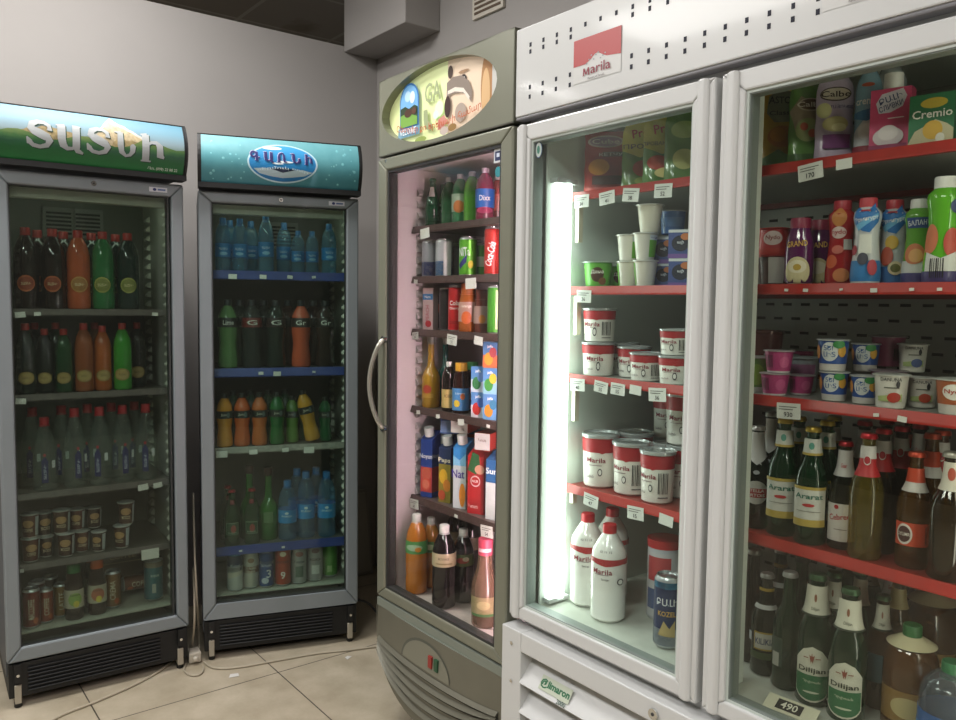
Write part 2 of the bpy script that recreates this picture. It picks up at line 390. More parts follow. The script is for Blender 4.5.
@cached
def pouch(w, h, d, body, ops=(), top='round', clear=None, rough=.32):
    """standing film pouch: thick foot, thin sealed top"""
    mb = MB()
    def half(sg):
        def f(u, v):
            x = (u - .5); wt = 1.0
            if top == 'round' and v > .8: wt = sqrt(max(0.0, 1 - ((v - .8) / .2) ** 2 * .86))
            if top == 'neck' and v > .35: wt = 1 - .1 * sin(pi * (v - .35) / .5) if v < .85 else 1
            th = d / 2 * (1 - v) ** .55 * (1 - (2 * x) ** 4) + .0015
            return (x * w * wt * (1 + .015 * sin(v * 21)), sg * th + .002 * sin(v * 17 + x * 9) * (1 if 0 < v < 1 else 0), v * h)
        return f
    m = mat(body, rough, coat=.5) if not clear else drink(body, clear)
    mb.grid(half(-1), 20, 24, m); mb.grid(half(1), 20, 24, m)
    mb.add([half(-1)(i / 20, 0) for i in range(21)] + [half(1)(1 - i / 20, 0) for i in range(21)], [list(range(42))], m)
    parts = [('body', mb.mesh('pouch_body'), None)]
    if ops:
        lb = MB(); g = half(-1)
        def f(s, t, l):
            p = g(min(1, max(0, s / w + .5)), min(1, max(0, t / h))); return (p[0], p[1] - .0012 - .0005 * l, p[2])
        P = Print(lb, f, .008, .009, .009); do_print(P, ops, w, h); lb.recalc = False
        parts.append(('print', lb.mesh('pouch_print'), None))
    return parts
@cached
def carton(w, d, h, body, ops=(), side=(), top='flat', cap=None, topcol=None, lie=False):
    mb = MB(); m = mat(body, .4, coat=.15); zt = h
    if top == 'gable':
        zt = h * .86; mb.box(-w / 2, w / 2, -d / 2, d / 2, 0, zt, m)
        mb.prism([(-d / 2, zt), (d / 2, zt), (.003, h), (-.003, h)], -w / 2, w / 2, mat(topcol or body, .4, coat=.15), 'x')
    elif top == 'slant':
        zt = h * .88; mb.prism([(-d / 2, 0), (d / 2, 0), (d / 2, h), (-d / 2, zt)], -w / 2, w / 2, m, 'x')
    else: mb.box(-w / 2, w / 2, -d / 2, d / 2, 0, h, m)
    parts = [('body', mb.mesh('carton_body'), None)]
    if ops or side:
        lb = MB(); P = Print(lb, plane_map(-d / 2), 1); do_print(P, ops, w, h)
        if side:
            P = Print(lb, lambda s, t, l: (w / 2 + .0006 * l, s, t), 1); do_print(P, side, d, h)
        lb.recalc = False; parts.append(('print', lb.mesh('carton_print'), None))
    if cap:
        cb = MB(); cy = -d * .12 if top != 'flat' else 0; cz = h - (.02 if top != 'flat' else 0)
        if top == 'slant': cz = h * .93
        cb.cyl((0, cy, cz), (0, cy - (.006 if top != 'flat' else 0), cz + .028), .016, mat(cap, .4), 16)
        parts.append(('cap', cb.mesh('carton_cap'), None))
    return parts
ITEMS = []
def put(kind, cat, parts, fr, shelf, x, y, z, desc, rot=0.0, tilt=None, face=True, scale=1):
    """one product on a shelf: a copy of its parts, the body being the thing itself"""
    root = bpy.data.objects.new(kind, parts[0][1]); C.objects.link(root)
    th = FRAMES[fr][1]
    M = Matrix.Translation(to_world(fr, x, y, z + .0008)) @ Matrix.Rotation(th + rot, 4, 'Z')
    if tilt is not None: M = M @ tilt
    root.matrix_world = M
    if scale != 1: root.matrix_world = M @ Matrix.Scale(scale, 4)
    for nm, me, lb in parts[1:]:
        c = bpy.data.objects.new(nm, me); C.objects.link(c); c.parent = root
        if lb: c['label'] = lb
    ITEMS.append(dict(o=root, d=desc, s=shelf, x=x, y=y, z=z, fr=fr, c=cat))
    root['category'] = cat
    return root
def cam_rot(fr, x, y, k=.85):
    c = to_local(fr, CAM); return atan2(c[0] - x, y - c[1]) * k
from mathutils.geometry import convex_hull_2d
def outline(parts, tilt, rot):
    """footprint (around the item's own axis) and height of a product"""
    pts = []; zs = []
    for _, me, _ in parts:
        for v in me.vertices:
            c = tilt @ v.co if tilt is not None else v.co; pts.append((c[0], c[1])); zs.append(c[2])
    h = [pts[i] for i in convex_hull_2d([Vector(p) for p in pts])]
    a, b = cos(rot), sin(rot)
    return [(x * a - y * b, x * b + y * a) for x, y in h], max(zs), min(zs)
def hit(p, q, m=.0015):
    """do two convex outlines come closer than m?"""
    for P_, Q_ in ((p, q), (q, p)):
        n = len(P_)
        for i in range(n):
            ex, ey = P_[(i + 1) % n][0] - P_[i][0], P_[(i + 1) % n][1] - P_[i][1]; l = sqrt(ex * ex + ey * ey)
            if l < 1e-7: continue
            nx, ny = ey / l, -ex / l
            a = [x * nx + y * ny for x, y in P_]; b = [x * nx + y * ny for x, y in Q_]
            if max(a) + m < min(b) or max(b) + m < min(a): return False
    return True
PEND = []; SHELVES = {}
def add(fr, shelf, u, y, z, kind, cat, parts, desc, rot=None, k=.85, jit=.12, tilt=None, h=.1):
    PEND.append(dict(fr=fr, s=shelf, u=u, y=y, z=z, kind=kind, cat=cat, parts=parts, d=desc, rot=rot, k=k, jit=random.uniform(-jit, jit), tilt=tilt, h=h, extra=[]))
    return PEND[-1]
def settle():
    """stand everything on its shelf without touching its neighbours; look-alike columns stay in line of sight"""
    by = {}
    for p in PEND: by.setdefault(p['s'], []).append(p)
    for s, L in by.items():
        z0, z1, yf, yb, xa, xb = SHELVES[s]
        L.sort(key=lambda p: (p['z'] > z0 + .012, p['z'] if p['z'] > z0 + .012 else 0, p['y'])); done = []
        for p in L:
            x = x_at(p['fr'], p['u'], p['y'], p['z'] + p['h'])
            rot = cam_rot(p['fr'], x, p['y'], p['k']) + p['jit'] if p['rot'] is None else p['rot']
            ol, top, bot = outline(p['parts'], p['tilt'], rot); z = max(p['z'], z0 + .0) ; lev = p['z'] > z0 + .012 and p['tilt'] is None
            y = p['y']
            if lev:
                sup = min(done, key=lambda q: abs(q['z'] + q['H'] - p['z']) * 3 + abs(q['u'] - p['u']) * .004 + abs(q['y0'] - p['y']))
                z = sup['z'] + sup['H'] + .0006; y = p['y'] + sup['Y'] - sup['y0']
            sc_ = 1.0
            if z + top > z1 - .004: sc_ = (z1 - .004 - z) / top
            if sc_ < .6: print('TALL', round(sc_, 2), p['d'], s)
            ol = [(a * sc_, b * sc_) for a, b in ol]
            if not lev: y = max(y, yf + .004 - min(b for a, b in ol))
            ok = False; back = 'back' in p['d'] or 'behind' in p['d'] or 'second row' in p['d']
            ol0, sc0, ys = ol, sc_, y
            for g, lim in ([] if back else [(1, .012), (.96, .018), (.92, .024), (.87, .036)]) + [(1 if back else .9, .5)]:
                y = ys; sc_ = sc0 * g; ol = [(a * g, b * g) for a, b in ol0]
                while y <= ys + lim:
                    x = x_at(p['fr'], p['u'], y, z + p['h'] * sc_)
                    lo, hi = xa + .002 - min(a for a, b in ol), xb - .002 - max(a for a, b in ol)
                    X = min(max(x, lo), hi); q_ = [(a + X, b + y) for a, b in ol]
                    if y + max(b for a, b in ol) > yb: break
                    if not any(hit(q_, d['poly']) and z < d['z'] + d['H'] and d['z'] < z + top * sc_ for d in done): ok = True; break
                    y += .003
                if ok: break
            if not ok: print('DROP', p['d'], s); continue
            if y - p['y'] > .04: print('MOVED', round(y - p['y'], 3), p['d'], s)
            d = dict(poly=q_, z=z, H=top * sc_, u=p['u'], y0=p['y'], Y=y); done.append(d)
            if bot < 0: z -= bot * sc_
            r = put(p['kind'], p['cat'], p['parts'], p['fr'], p['s'], X, y, z, p['d'], rot, p['tilt'], scale=sc_)
            for e in p['extra']: e(r)
# ------------------------------------------------------------------ coolers
GREY = mat('#7f878b', .42, .2, noise=.04, nscale=8, name='grey_coated_frame'); BLACK = mat('#0b0c0d', .55, name='black_plastic')
LINER = mat('#b4b5aa', .5, noise=.05, nscale=6, name='liner_plastic'); CHROME = mat('#d5d5d2', .15, 1, name='chrome'); CAB = mat('#4a4e51', .5, name='cabinet_side')
def plate(mb, x0, x1, y0, y1, z0, z1, m): mb.box(x0, x1, y0, y1, z0, z1, m)
def shell(w, y0, y1, z0, z1, t, outer, root, name='cabinet'):
    mb = MB()
    mb.box(0, t, y0, y1, z0, z1, outer); mb.box(w - t, w, y0, y1, z0, z1, outer); mb.box(t, w - t, y1 - t, y1, z0, z1, outer)
    mb.box(t, w - t, y0, y1 - t, z1 - t, z1, outer); mb.box(t, w - t, y0, y1 - t, z0, z0 + t, outer)
    return obj(name, mb, root)
def liner(x0, x1, y0, y1, z0, z1, m, root, ribs=None, floor=None, back=None, front=True):
    mb = MB(); t = .004
    mb.box(x0 - t, x0, y0, y1, z0, z1, m); mb.box(x1, x1 + t, y0, y1, z0, z1, m); mb.box(x0 - t, x1 + t, y1, y1 + t, z0 - t, z1 + t, back or m)
    mb.box(x0 - t, x1 + t, y0, y1, z1, z1 + t, m); mb.box(x0 - t, x1 + t, y0, y1, z0 - t, z0, floor or m)
    if ribs:
        z = z0 + .05
        while z < z1 - .06:
            for x, s in ((x0, 1), (x1, -1)):
                for (ya, yb) in (((y0 + .015, y0 + .05),) if front else ((y0 + .072, y0 + .09),)) + ((y1 - .12, y1 - .08),):
                    mb.prism([(x, z), (x + s * .014, z + .004), (x + s * .014, z + .010), (x, z + .024)], ya, yb, ribs, 'y')
            z += .036
    return obj('interior_liner', mb, root)
def shelf(root, x0, x1, y0, y1, z, m, strip, tags=(), sh=.028, wire=None, name='shelf', seed=1, brackets=False, labels=None):
    """shelf board whose top is at z, price strip along its front"""
    mb = MB(); mb.box(x0, x1, y0, y1, z - .006, z, m)
    if wire:
        n = int((x1 - x0) / .022)
        for i in range(n + 1):
            x = x0 + (x1 - x0) * i / n; mb.box(x - .0015, x + .0015, y0, y1, z - .01, z - .006, wire)
    if brackets:
        for x in (x0 + .004, x1 - .006): mb.prism([(y0 + .02, z - .006), (y1, z - .006), (y1, z - .06), (y0 + .05, z - .02)], x, x + .003, m, 'x')
    s = obj(name, mb, root)
    st = MB(); st.prism([(y0 - .004, z + .004), (y0 + .001, z + .004), (y0 + .001, z - sh), (y0 - .010, z - sh), (y0 - .010, z - sh + .004)], x0, x1, strip, 'x')
    obj('price_strip', st, s)
    R = random.Random(seed)
    for k, (u, wd, txt) in enumerate(tags):
        t = MB(); a = R.uniform(-.12, .12); hgt = wd * .62
        ca, sa = cos(a), sin(a); yy = y0 - .0125
        def q(sx, sz, l, u=u, yy=yy, ca=ca, sa=sa, z=z): return (u + sx * ca - sz * sa, yy - l * .0004 - .0, z - sh * .35 - hgt * .5 + sx * sa + sz * ca)
        t.box(-wd / 2, wd / 2, -.0004, .0004, -hgt / 2, hgt / 2, mat('#dcdcd6', .5))
        t.v = [q(v[0], v[2], 0)[:1] + (yy + v[1],) + q(v[0], v[2], 0)[2:] for v in t.v]
        P = Print(t, q, 1); P.l = 2
        if txt:
            P.rect(-wd * .4, wd * .35, hgt * .24, hgt * .29, mat('#55504c', .5)); P.rect(-wd * .4, wd * .2, hgt * .08, hgt * .13, mat('#55504c', .5))
            P.text(txt, 0, -hgt * .22, hgt * .3, mat('#2a2624', .5))
        t.recalc = False
        obj('price_tag', t, s)
    return s
def noise_grad(stops, axis='Z', z0=0, z1=1, noise=0, scale=20, rough=.5, name='sign_print', emit=0):
    m, nt, N, L = newmat(name); tc = N.new('ShaderNodeTexCoord'); sx = N.new('ShaderNodeSeparateXYZ'); L.new(tc.outputs['Object'], sx.inputs[0])
    mr = N.new('ShaderNodeMapRange'); mr.inputs['From Min'].default_value = z0; mr.inputs['From Max'].default_value = z1; L.new(sx.outputs[axis], mr.inputs[0])
    fac = mr.outputs[0]
    if noise:
        nz = N.new('ShaderNodeTexNoise'); nz.inputs['Scale'].default_value = scale; nz.inputs['Detail'].default_value = 5; L.new(tc.outputs['Object'], nz.inputs['Vector'])
        a = N.new('ShaderNodeMath'); a.operation = 'MULTIPLY_ADD'; a.inputs[1].default_value = noise; L.new(nz.outputs[0], a.inputs[0]); 
        b2 = N.new('ShaderNodeMath'); b2.operation = 'SUBTRACT'; L.new(fac, b2.inputs[0]); b2.inputs[1].default_value = noise * .5; L.new(b2.outputs[0], a.inputs[2]); fac = a.outputs[0]
    cr = N.new('ShaderNodeValToRGB'); e = cr.color_ramp.elements
    e[0].position, e[0].color = stops[0][0], hexc(stops[0][1]); e[1].position, e[1].color = stops[-1][0], hexc(stops[-1][1])
    for p, c in stops[1:-1]: k = e.new(p); k.color = hexc(c)
    L.new(fac, cr.inputs[0])
    b = N.new('ShaderNodeBsdfPrincipled'); b.inputs['Roughness'].default_value = rough; L.new(cr.outputs[0], b.inputs['Base Color'])
    if emit: L.new(cr.outputs[0], b.inputs['Emission Color']); b.inputs['Emission Strength'].default_value = emit
    o = N.new('ShaderNodeOutputMaterial'); L.new(b.outputs[0], o.inputs[0]); return m

# ---------- the two grey coolers on the left wall
def grey_cooler(fr, w, D, gx0, gx1, gz0, gz1, zd0, zd1, zs0, zs1, label, tint):
    root = thing('display_cooler', fr, 0, 0, 0, label, 'cooler', None)
    shell(w, .045, D, .10, zd1, .03, CAB, root)
    liner(.036, w - .036, .05, D - .035, gz0 + (.0285 if fr == 'A' else .0155), gz1 + .01, LINER, root, ribs=mat('#e2e1d4', .4), floor=mat('#a9ab9c', .5, noise=.15, nscale=20), back=mat('#6d6f66', .5))
    # black base with fine louvres
    b = MB(); b.box(.004, w - .004, .012, D, .035, zd0 - .008, BLACK)
    for k in range(7):
        z = .052 + k * .0125
        if z < zd0 - .02: b.prism([(.004, z), (.012, z + .001), (.012, z + .007), (.004, z + .0035)], .06, w - .1, BLACK, 'x')
    obj('base_grille', b, root, .002)
    for x in (.03, w - .03):
        f = MB(); f.box(x - .010, x + .010, .004, .035, .016, .078, mat('#a39c8c', .6)); f.cyl((x, .02, .0006), (x, .02, .02), .012, BLACK)
        obj('foot', f, root, .002)
        f = MB(); f.cyl((x, D - .05, .0006), (x, D - .05, .036), .015, BLACK); obj('foot', f, root)
        h = MB(); h.box(x - .01, x + .01, -.004, .012, .09, zd0 - .006, BLACK); h.cyl((x, -.006, .115), (x, .0, .115), .005, CHROME)
        obj('hinge', h, root)
    # door
    d = MB()
    prof = gx0
    d.ring(0, w, zd0, zd1, gx0, .0, .042, GREY, wb=gz0 - zd0, wt=zd1 - gz1)
    door = obj('door', d, root, .006)
    g = MB(); g.box(gx0 - .004, gx1 + .004, .012, .016, gz0 - .004, gz1 + .004, glass(tint, .45, haze=.02, hazecol='#7c8078')); g.box(gx0 - .004, gx1 + .004, .03, .034, gz0 - .004, gz1 + .004, glass((.96, .98, .97), .2))
    obj('glass_pane', g, door)
    gk = MB(); gk.ring(gx0 - .003, gx1 + .003, gz0 - .003, gz1 + .003, .006, .008, .04, mat('#2d302f', .6)); obj('gasket', gk, door)
    l = MB(); l.cyl((w / 2, -.004, (gz1 + zd1) / 2), (w / 2, .004, (gz1 + zd1) / 2), .008, CHROME, 16); l.cyl((w / 2, -.005, (gz1 + zd1) / 2), (w / 2, -.003, (gz1 + zd1) / 2), .003, BLACK, 8)
    obj('door_lock', l, door)
    s = MB(); P = Print(s, plane_map(0, z=(gz1 + zd1) / 2 - .002, x=w - .085), 1); P.rect(-.03, .03, -.008, .008, mat('#c9ccd2')); P.ell(-.012, 0, .006, .005, mat('#23306a')); P.rect(-.002, .024, -.003, .003, mat('#5a6c9a')); s.recalc = False
    obj('badge', s, door)
    # air vent and lamp housing at the top inside; hidden glowing tube added as fill
    v = MB(); yb = D - .038
    for vx0, vx1 in ((.20, .285), (.30, .385)) if fr == 'A' else ((.30, .40),):
        v.box(vx0 - .012, vx1 + .012, yb - .012, yb, gz1 - .13, gz1 - .02, mat('#8d8f86', .5))
        for k in range(6): v.box(vx0, vx1, yb - .0135, yb - .011, gz1 - .12 + k * .015, gz1 - .112 + k * .015, mat('#191a19', .7))
    obj('air_vent', v, root)
    lp = MB(); lp.box(.05, w - .05, .052, .085, gz1 - .035, gz1 + .005, mat('#b9b8ac', .4)); lp.cyl((.07, .100, gz1 - .014), (w - .07, .100, gz1 - .014), .008, emis('#ecffe8', 5.0, 'added_fill_tube')); obj('lamp', lp, root, .002)
    # header sign, bowed outwards
    H = zs1 - zs0; B = .055
    def prof(n=9, inset=0.0, off=0.0):
        return [(-.012 - B * sin(pi * (.12 + .76 * i / n)) * 1.0 + off, zs0 + inset + (H - 2 * inset) * i / n) for i in range(n + 1)]
    c = MB(); pts = prof(); c.prism([(D * .45, zs0)] + pts + [(D * .45, zs1 - .01)], .006, w - .006, mat('#15181a', .5), 'x')
    for x in (0, w - .008): c.prism([(.02, zs0 - .004)] + [(y - .006, z) for y, z in prof()] + [(.02, zs1 + .004)], x, x + .008, BLACK, 'x')
    c.box(0, w, -.03, .02, zs1 - .003, zs1 + .005, BLACK); c.box(0, w, -.045, .02, zs0 - .012, zs0 + .006, BLACK)
    hd = obj('sign_box', c, root)
    def smap(s, t, l):
        y = -.012 - B * sin(pi * (.12 + .76 * min(1, max(0, t / H)))); return (s, y - .0003 * l - .0008, zs0 + t)
    return root, hd, smap, H
MOUNT_A = 'silver and green mountain sign'
A, hdA, smA, HA = grey_cooler('A', .581, .50, .042, .529, .207, 1.719, .158, 1.764, 1.785, 1.958, 'grey single-door cooler under the green mountain sign, at the left edge', (.80, .84, .81))
sg = MB(); P = Print(sg, smA, .02, .012)
sky = noise_grad([(0, '#8a7a4c'), (.45, '#7d958c'), (.58, '#8499a1'), (.78, '#6891a3'), (1, '#54899f')], z0=1.785, z1=1.958)
P.rect(.012, .569, .0, HA, sky, 10)
grn = noise_grad([(0, '#0a6a30'), (.45, '#0b5a2a'), (.6, '#1d5238'), (.75, '#3d6a3a'), (1, '#6d7c42')], z0=1.785, z1=1.885, noise=.25, scale=30)
tan = mat('#a08f66', .4, noise=.4, nscale=60); tan2 = mat('#b9a987', .4, noise=.35, nscale=80)
def hump(x0, x1, pk, zb, zt, m, n=24, skew=1.0, j=.006, seed=3):
    R = random.Random(seed); cols = []
    for i in range(n + 1):
        x = x0 + (x1 - x0) * i / n; q = (x - x0) / (pk - x0) if x < pk else (x1 - x) / (x1 - pk)
        cols.append((x, zb, zb + (zt - zb) * max(0.0, q) ** skew + R.uniform(0, j)))
    P.strips(cols, m)
hump(.012, .30, .15, .06, .112, tan, skew=.5); hump(.24, .569, .33, .05, .168, mat('#c4c0b8', .4), skew=1.15); hump(.25, .55, .33, .05, .158, tan2, skew=1.1)
hump(.33, .569, .36, .05, .10, tan, skew=.35)
P.strips([(.012 + .557 * i / 20, .0, .085 + .012 * sin(i * .9) + (.01 if i > 14 else 0)) for i in range(21)], grn)
sil = noise_grad([(0, '#8d9296'), (1, '#b2b6b6')], z0=1.80, z1=1.93, rough=.3, name='silver_lettering')
sh_ = mat('#0d3a22', .5)
for m_, dx, dz in ((sh_, .003, -.003), (sil, 0, 0)):
    for ch, x, w_ in (('Տ', .128, .074), ('Ա', .212, .078), ('Տ', .298, .072), ('Ն', .376, .064), ('Ի', .463, .080)): glyph(P, ch, x + dx, .088 + dz, w_, .078, m_)
P.text('Հեռ. (098) 22 88 22', .50, .018, .012, mat('#cfd8cf'), bold=.01)
sg.recalc = False; obj('sign_face', sg, hdA)
B_, hdB, smB, HB = grey_cooler('B', .585, .50, .047, .539, .217, 1.713, .158, 1.753, 1.772, 1.945, 'grey single-door cooler under the turquoise water-drop sign, in the corner', (.82, .88, .85))
sg = MB(); P = Print(sg, smB, .02, .012)
teal = noise_grad([(0, '#3c7f8c'), (.5, '#53969f'), (1, '#6dabb3')], z0=1.772, z1=1.945, noise=.5, scale=25, name='water_drop_print')
P.rect(.012, .573, .0, HB, teal, 10)
R_ = random.Random(4)
for k in range(60):
    x = R_.uniform(.02, .56); t = R_.uniform(.01, HB - .012); r = R_.uniform(.002, .006)
    if abs(x - .295) < .13: continue
    P.ell(x, t, r, r, mat('#6fb4bd', .3), 8); P.l -= 1; P.ell(x - r * .2, t + r * .3, r * .5, r * .4, mat('#8fcdd2', .3), 6); P.l -= 1
P.l += 1
P.ell(.293, .086, .125, .069, mat('#b8d8e2', .35), 28); P.ell(.293, .086, .119, .064, noise_grad([(0, '#1466a0'), (.5, '#1d82bf'), (1, '#3aa0d8')], z0=1.78, z1=1.93, noise=.2, scale=12, name='blue_emblem'), 28)
P.ell(.255, .139, .035, .006, mat('#eef6f8', .3), 12)
pts = [(.19, .062), (.23, .066), (.27, .06), (.293, .052), (.32, .06), (.36, .066), (.40, .058), (.37, .044), (.33, .038), (.293, .034), (.25, .038), (.21, .046)]
P.poly(pts, mat('#a9c0c8', .4)); P.poly([(.25, .064), (.293, .07), (.34, .064), (.293, .052)], mat('#1c2a44', .4))
P.ell(.30, .09, .03, .004, mat('#dfeef2', .3)); P.ell(.275, .083, .02, .003, mat('#dfeef2', .3))
P.text('ջերմուկ ջուր', .293, .068, .012, mat('#c7dde4'), w=.18, arc=-.012)
for m_, dx, dz in ((mat('#c9c4e0'), -.0015, .0015), (mat('#2b2a6b'), 0, 0)):
    for ch, x, w_ in (('Գ', .195, .035), ('Ա', .243, .036), ('Ռ', .29, .036), ('Ն', .338, .036), ('Ի', .385, .03)): glyph(P, ch, x + dx, .106 + dz, w_, .034, m_)
sg.recalc = False; obj('sign_face', sg, hdB)
brn = mat('#4c4540', .45); gstrip = mat('#5d5550', .35, noise=.25, nscale=60); blue = mat('#2c3f86', .35, noise=.15, nscale=40)
wire = mat('#8a8a80', .4, .4)
ZA = [1.318, 1.034, .702, .462]; FA = .236; ZB = [1.466, 1.098, .797, .413]; FB = .233
tg = lambda *a: [(x, w, t) for x, w, t in a]
for i, z in enumerate(ZA):
    shelf(A, .040, .541, .06, .44, z, mat('#57524a', .5), gstrip, tg(*[[(.07, .03, ''), (.12, .02, ''), (.49, .02, '')], [(.065, .03, '')], [(.44, .035, ''), (.49, .03, '')], [(.05, .02, ''), (.46, .06, '')]][i]), sh=.018, wire=wire, seed=i)
for i, z in enumerate(ZB):
    shelf(B_, .040, .545, .06, .44, z, mat('#57564e', .5), blue if i in (0, 1, 3) else mat('#8c8a80', .4, noise=.3, nscale=70), tg(*[[(.12, .03, ''), (.23, .025, ''), (.33, .02, ''), (.42, .015, '')], [(.22, .018, ''), (.28, .028, ''), (.42, .012, '')], [(.075, .04, ''), (.19, .03, ''), (.31, .025, ''), (.40, .04, '')], [(.14, .012, ''), (.3, .012, '')]][i]), sh=.029 if i in (0, 1, 3) else .02, wire=wire, seed=i + 9)

# ---------- olive cooler with the oval sign
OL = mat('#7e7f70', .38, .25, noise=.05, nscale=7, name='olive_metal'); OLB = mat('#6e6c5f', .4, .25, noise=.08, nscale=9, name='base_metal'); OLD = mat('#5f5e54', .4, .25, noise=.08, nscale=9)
Cc = thing('display_cooler', 'R', 0, 0, 0, 'olive-grey cooler with an oval baby-food sign and a curved ribbed base', 'cooler')
WC = .656
c = MB(); c.box(0, .025, .045, .68, .10, 1.81, OL); c.box(WC - .025, WC, .045, .68, .10, 1.81, OL); c.box(.025, WC - .025, .655, .68, .10, 1.81, OL); c.box(.025, WC - .025, .045, .655, 1.80, 1.81, OL); c.box(.025, WC - .025, .06, .655, .10, .40, OLD)
c.box(.004, WC - .004, -.006, .10, .372, .398, mat('#777d73', .4)); obj('cabinet', c, Cc)
PINK = mat('#cbbfc0', .45, name='pale_liner')
lc = MB(); t = .004
liner(.036, WC - .03, .045, .64, .425, 1.785, PINK, Cc, ribs=mat('#b9b0b0', .4), floor=mat('#c2b4ae', .55, noise=.2, nscale=25), back=mat('#77706f', .5), front=False)
# header with an oval window
hz0, hz1 = 1.812, 2.046; ocx, ocz, orx, orz = .303, 1.934, .285, .108
h = MB(); n = 96
ov = [(ocx + orx * cos(2 * pi * k / n), ocz + orz * sin(2 * pi * k / n)) for k in range(n)]
def edge_pt(a):
    dx, dz = cos(a), sin(a); ks = []
    if dx > 1e-6: ks.append((WC - ocx) / dx)
    if dx < -1e-6: ks.append((0 - ocx) / dx)
    if dz > 1e-6: ks.append((hz1 - ocz) / dz)
    if dz < -1e-6: ks.append((hz0 - ocz) / dz)
    k = min(ks); return (ocx + dx * k, ocz + dz * k)
angs = sorted([2 * pi * k / n for k in range(n)] + [atan2(z - ocz, x - ocx) % (2 * pi) for x in (0, WC) for z in (hz0, hz1)])
vo, vi = [edge_pt(a) for a in angs], []
for a in angs:
    r = 1 / sqrt((cos(a) / orx) ** 2 + (sin(a) / orz) ** 2); vi.append((ocx + r * cos(a), ocz + r * sin(a)))
N_ = len(angs); y0 = -.004
h.add([(x, y0, z) for x, z in vo] + [(x, y0, z) for x, z in vi] + [(x, y0 + .030, z) for x, z in vi], [[i, (i + 1) % N_, N_ + (i + 1) % N_, N_ + i] for i in range(N_)] + [[N_ + i, N_ + (i + 1) % N_, 2 * N_ + (i + 1) % N_, 2 * N_ + i] for i in range(N_)], OL)
h.recalc = False
h.box(0, .004, y0, .68, hz0, hz1, OL); h.box(WC - .004, WC, y0, .68, hz0, hz1, OL); h.box(0, WC, y0, .68, hz1 - .004, hz1, OL); h.box(0, WC, y0, .68, hz0, hz0 + .004, OLD)
hdC = obj('sign_box', h, Cc)
s = MB(); P = Print(s, plane_map(.0245, .0004, ocx, ocz), .02)
bgm = noise_grad([(0, '#cdd69a'), (.45, '#d4dfa6'), (1, '#dfe2c4')], axis='X', z0=0, z1=.6, noise=.15, scale=8, emit=.3, name='emissive_print')  # oval print carries a faint emission of its own colours
P.rect(-.30, .30, -.113, .113, bgm, 2)
def em(c, k=.25): return mat(c, .4, emit=k)
P.rect(.030, .29, -.108, .108, em('#d3beA6'.lower()))
P.ell(.135, .0, .115, .104, em('#dcc6ae'), 24); P.ell(.215, .0, .032, .10, em('#a5774a', .25), 14); P.ell(.205, -.02, .018, .07, em('#c9a578', .3), 12); P.rect(.232, .29, -.108, .108, em('#bdbbb5'))
P.ell(.044, .073, .012, .018, em('#4a3a32', .1)); P.ell(.105, .040, .016, .014, em('#2d2320', .1)); P.ell(.109, .043, .005, .004, em('#e9e4de')); P.ell(.108, .062, .024, .004, em('#9a7a5c', .2)); P.ell(.062, .030, .010, .014, em('#c4a48c'))
P.poly([(.03, .045), (.06, .056), (.10, .052), (.135, .030), (.150, -.002), (.146, -.030), (.128, -.006), (.10, .006), (.06, .010), (.03, .004)], em('#85786e', .2))
P.poly([(.035, .022), (.07, .026), (.11, .016), (.138, -.012), (.136, -.022), (.11, .004), (.07, .014), (.035, .012)], em('#d8cec2'))
P.ell(.097, -.048, .026, .026, em('#a39488', .25), 14)
P.ell(.036, -.022, .015, .030, em('#3a2422', .1), 14); P.poly([(-.01, -.050), (.02, -.042), (.036, -.06), (.012, -.080), (-.012, -.080)], em('#c08478', .25))
P.ell(-.004, -.020, .022, .022, em('#c8dcb8', .5), 14); P.ell(-.020, -.034, .014, .012, em('#bcd8c4', .5), 10)
P.text('GA', -.036, .034, .056, em('#9aa47c', .15), w=.082, bold=.014)
P.poly([(-.082, -.012), (-.062, -.012), (-.058, -.046), (-.034, -.060), (-.044, -.076), (-.074, -.066), (-.082, -.040)], em('#9aa47c', .15))
W0 = -.158
P.poly([(W0 - .064, -.075), (W0 - .060, -.045), (W0 + .056, -.045), (W0 + .056, -.075)], em('#6d93a8', .3))
P.strips([(W0 + .052 * sin(-pi / 2 + pi * i / 14), -.048, .030 + .052 * cos(-pi / 2 + pi * i / 14)) for i in range(15)], em('#2d66a0', .35)); P.strips([(W0 + .047 * sin(-pi / 2 + pi * i / 14), -.045, .028 + .048 * cos(-pi / 2 + pi * i / 14)) for i in range(15)], em('#6ba0cc', .35))
P.ell(W0 - .008, .044, .016, .016, em('#a9c8dc')); P.ell(W0 + .018, .038, .014, .018, em('#c8d8e0'))
P.poly([(W0 - .046, .012), (W0 - .02, .016), (W0, .006), (W0 + .03, .014), (W0 + .047, .006), (W0 + .047, -.045), (W0 - .046, -.045)], em('#27402a', .15))
P.poly([(W0 - .046, -.010), (W0 - .01, -.004), (W0 + .046, -.022), (W0 + .046, -.045), (W0 - .046, -.045)], em('#6f9a44', .3))
P.ell(W0 - .002, -.006, .022, .013, em('#4a2f22', .1)); P.ell(W0 + .030, -.004, .012, .010, em('#5b3b2b', .1))
P.text('VELOME', W0 - .003, -.060, .018, em('#dfe8ec'), w=.09)
P.text('Ընտրիր քո երեխայի համար', -.012, -.066, .026, em('#b8562a', .15), w=.42, arc=.020, bold=.006)
P.ell(-.09, -.095, .03, .009, em('#8a9a50', .2)); P.ell(.03, -.088, .02, .012, em('#b8a9a0', .2)); P.ell(.07, -.085, .02, .010, em('#8a6a3a', .2))
s.recalc = False; obj('sign_face', s, hdC)
sc_ = MB(); sc_.cyl((.045, -.006, 1.797), (.045, -.002, 1.797), .006, CHROME); obj('door_lock', sc_, Cc)
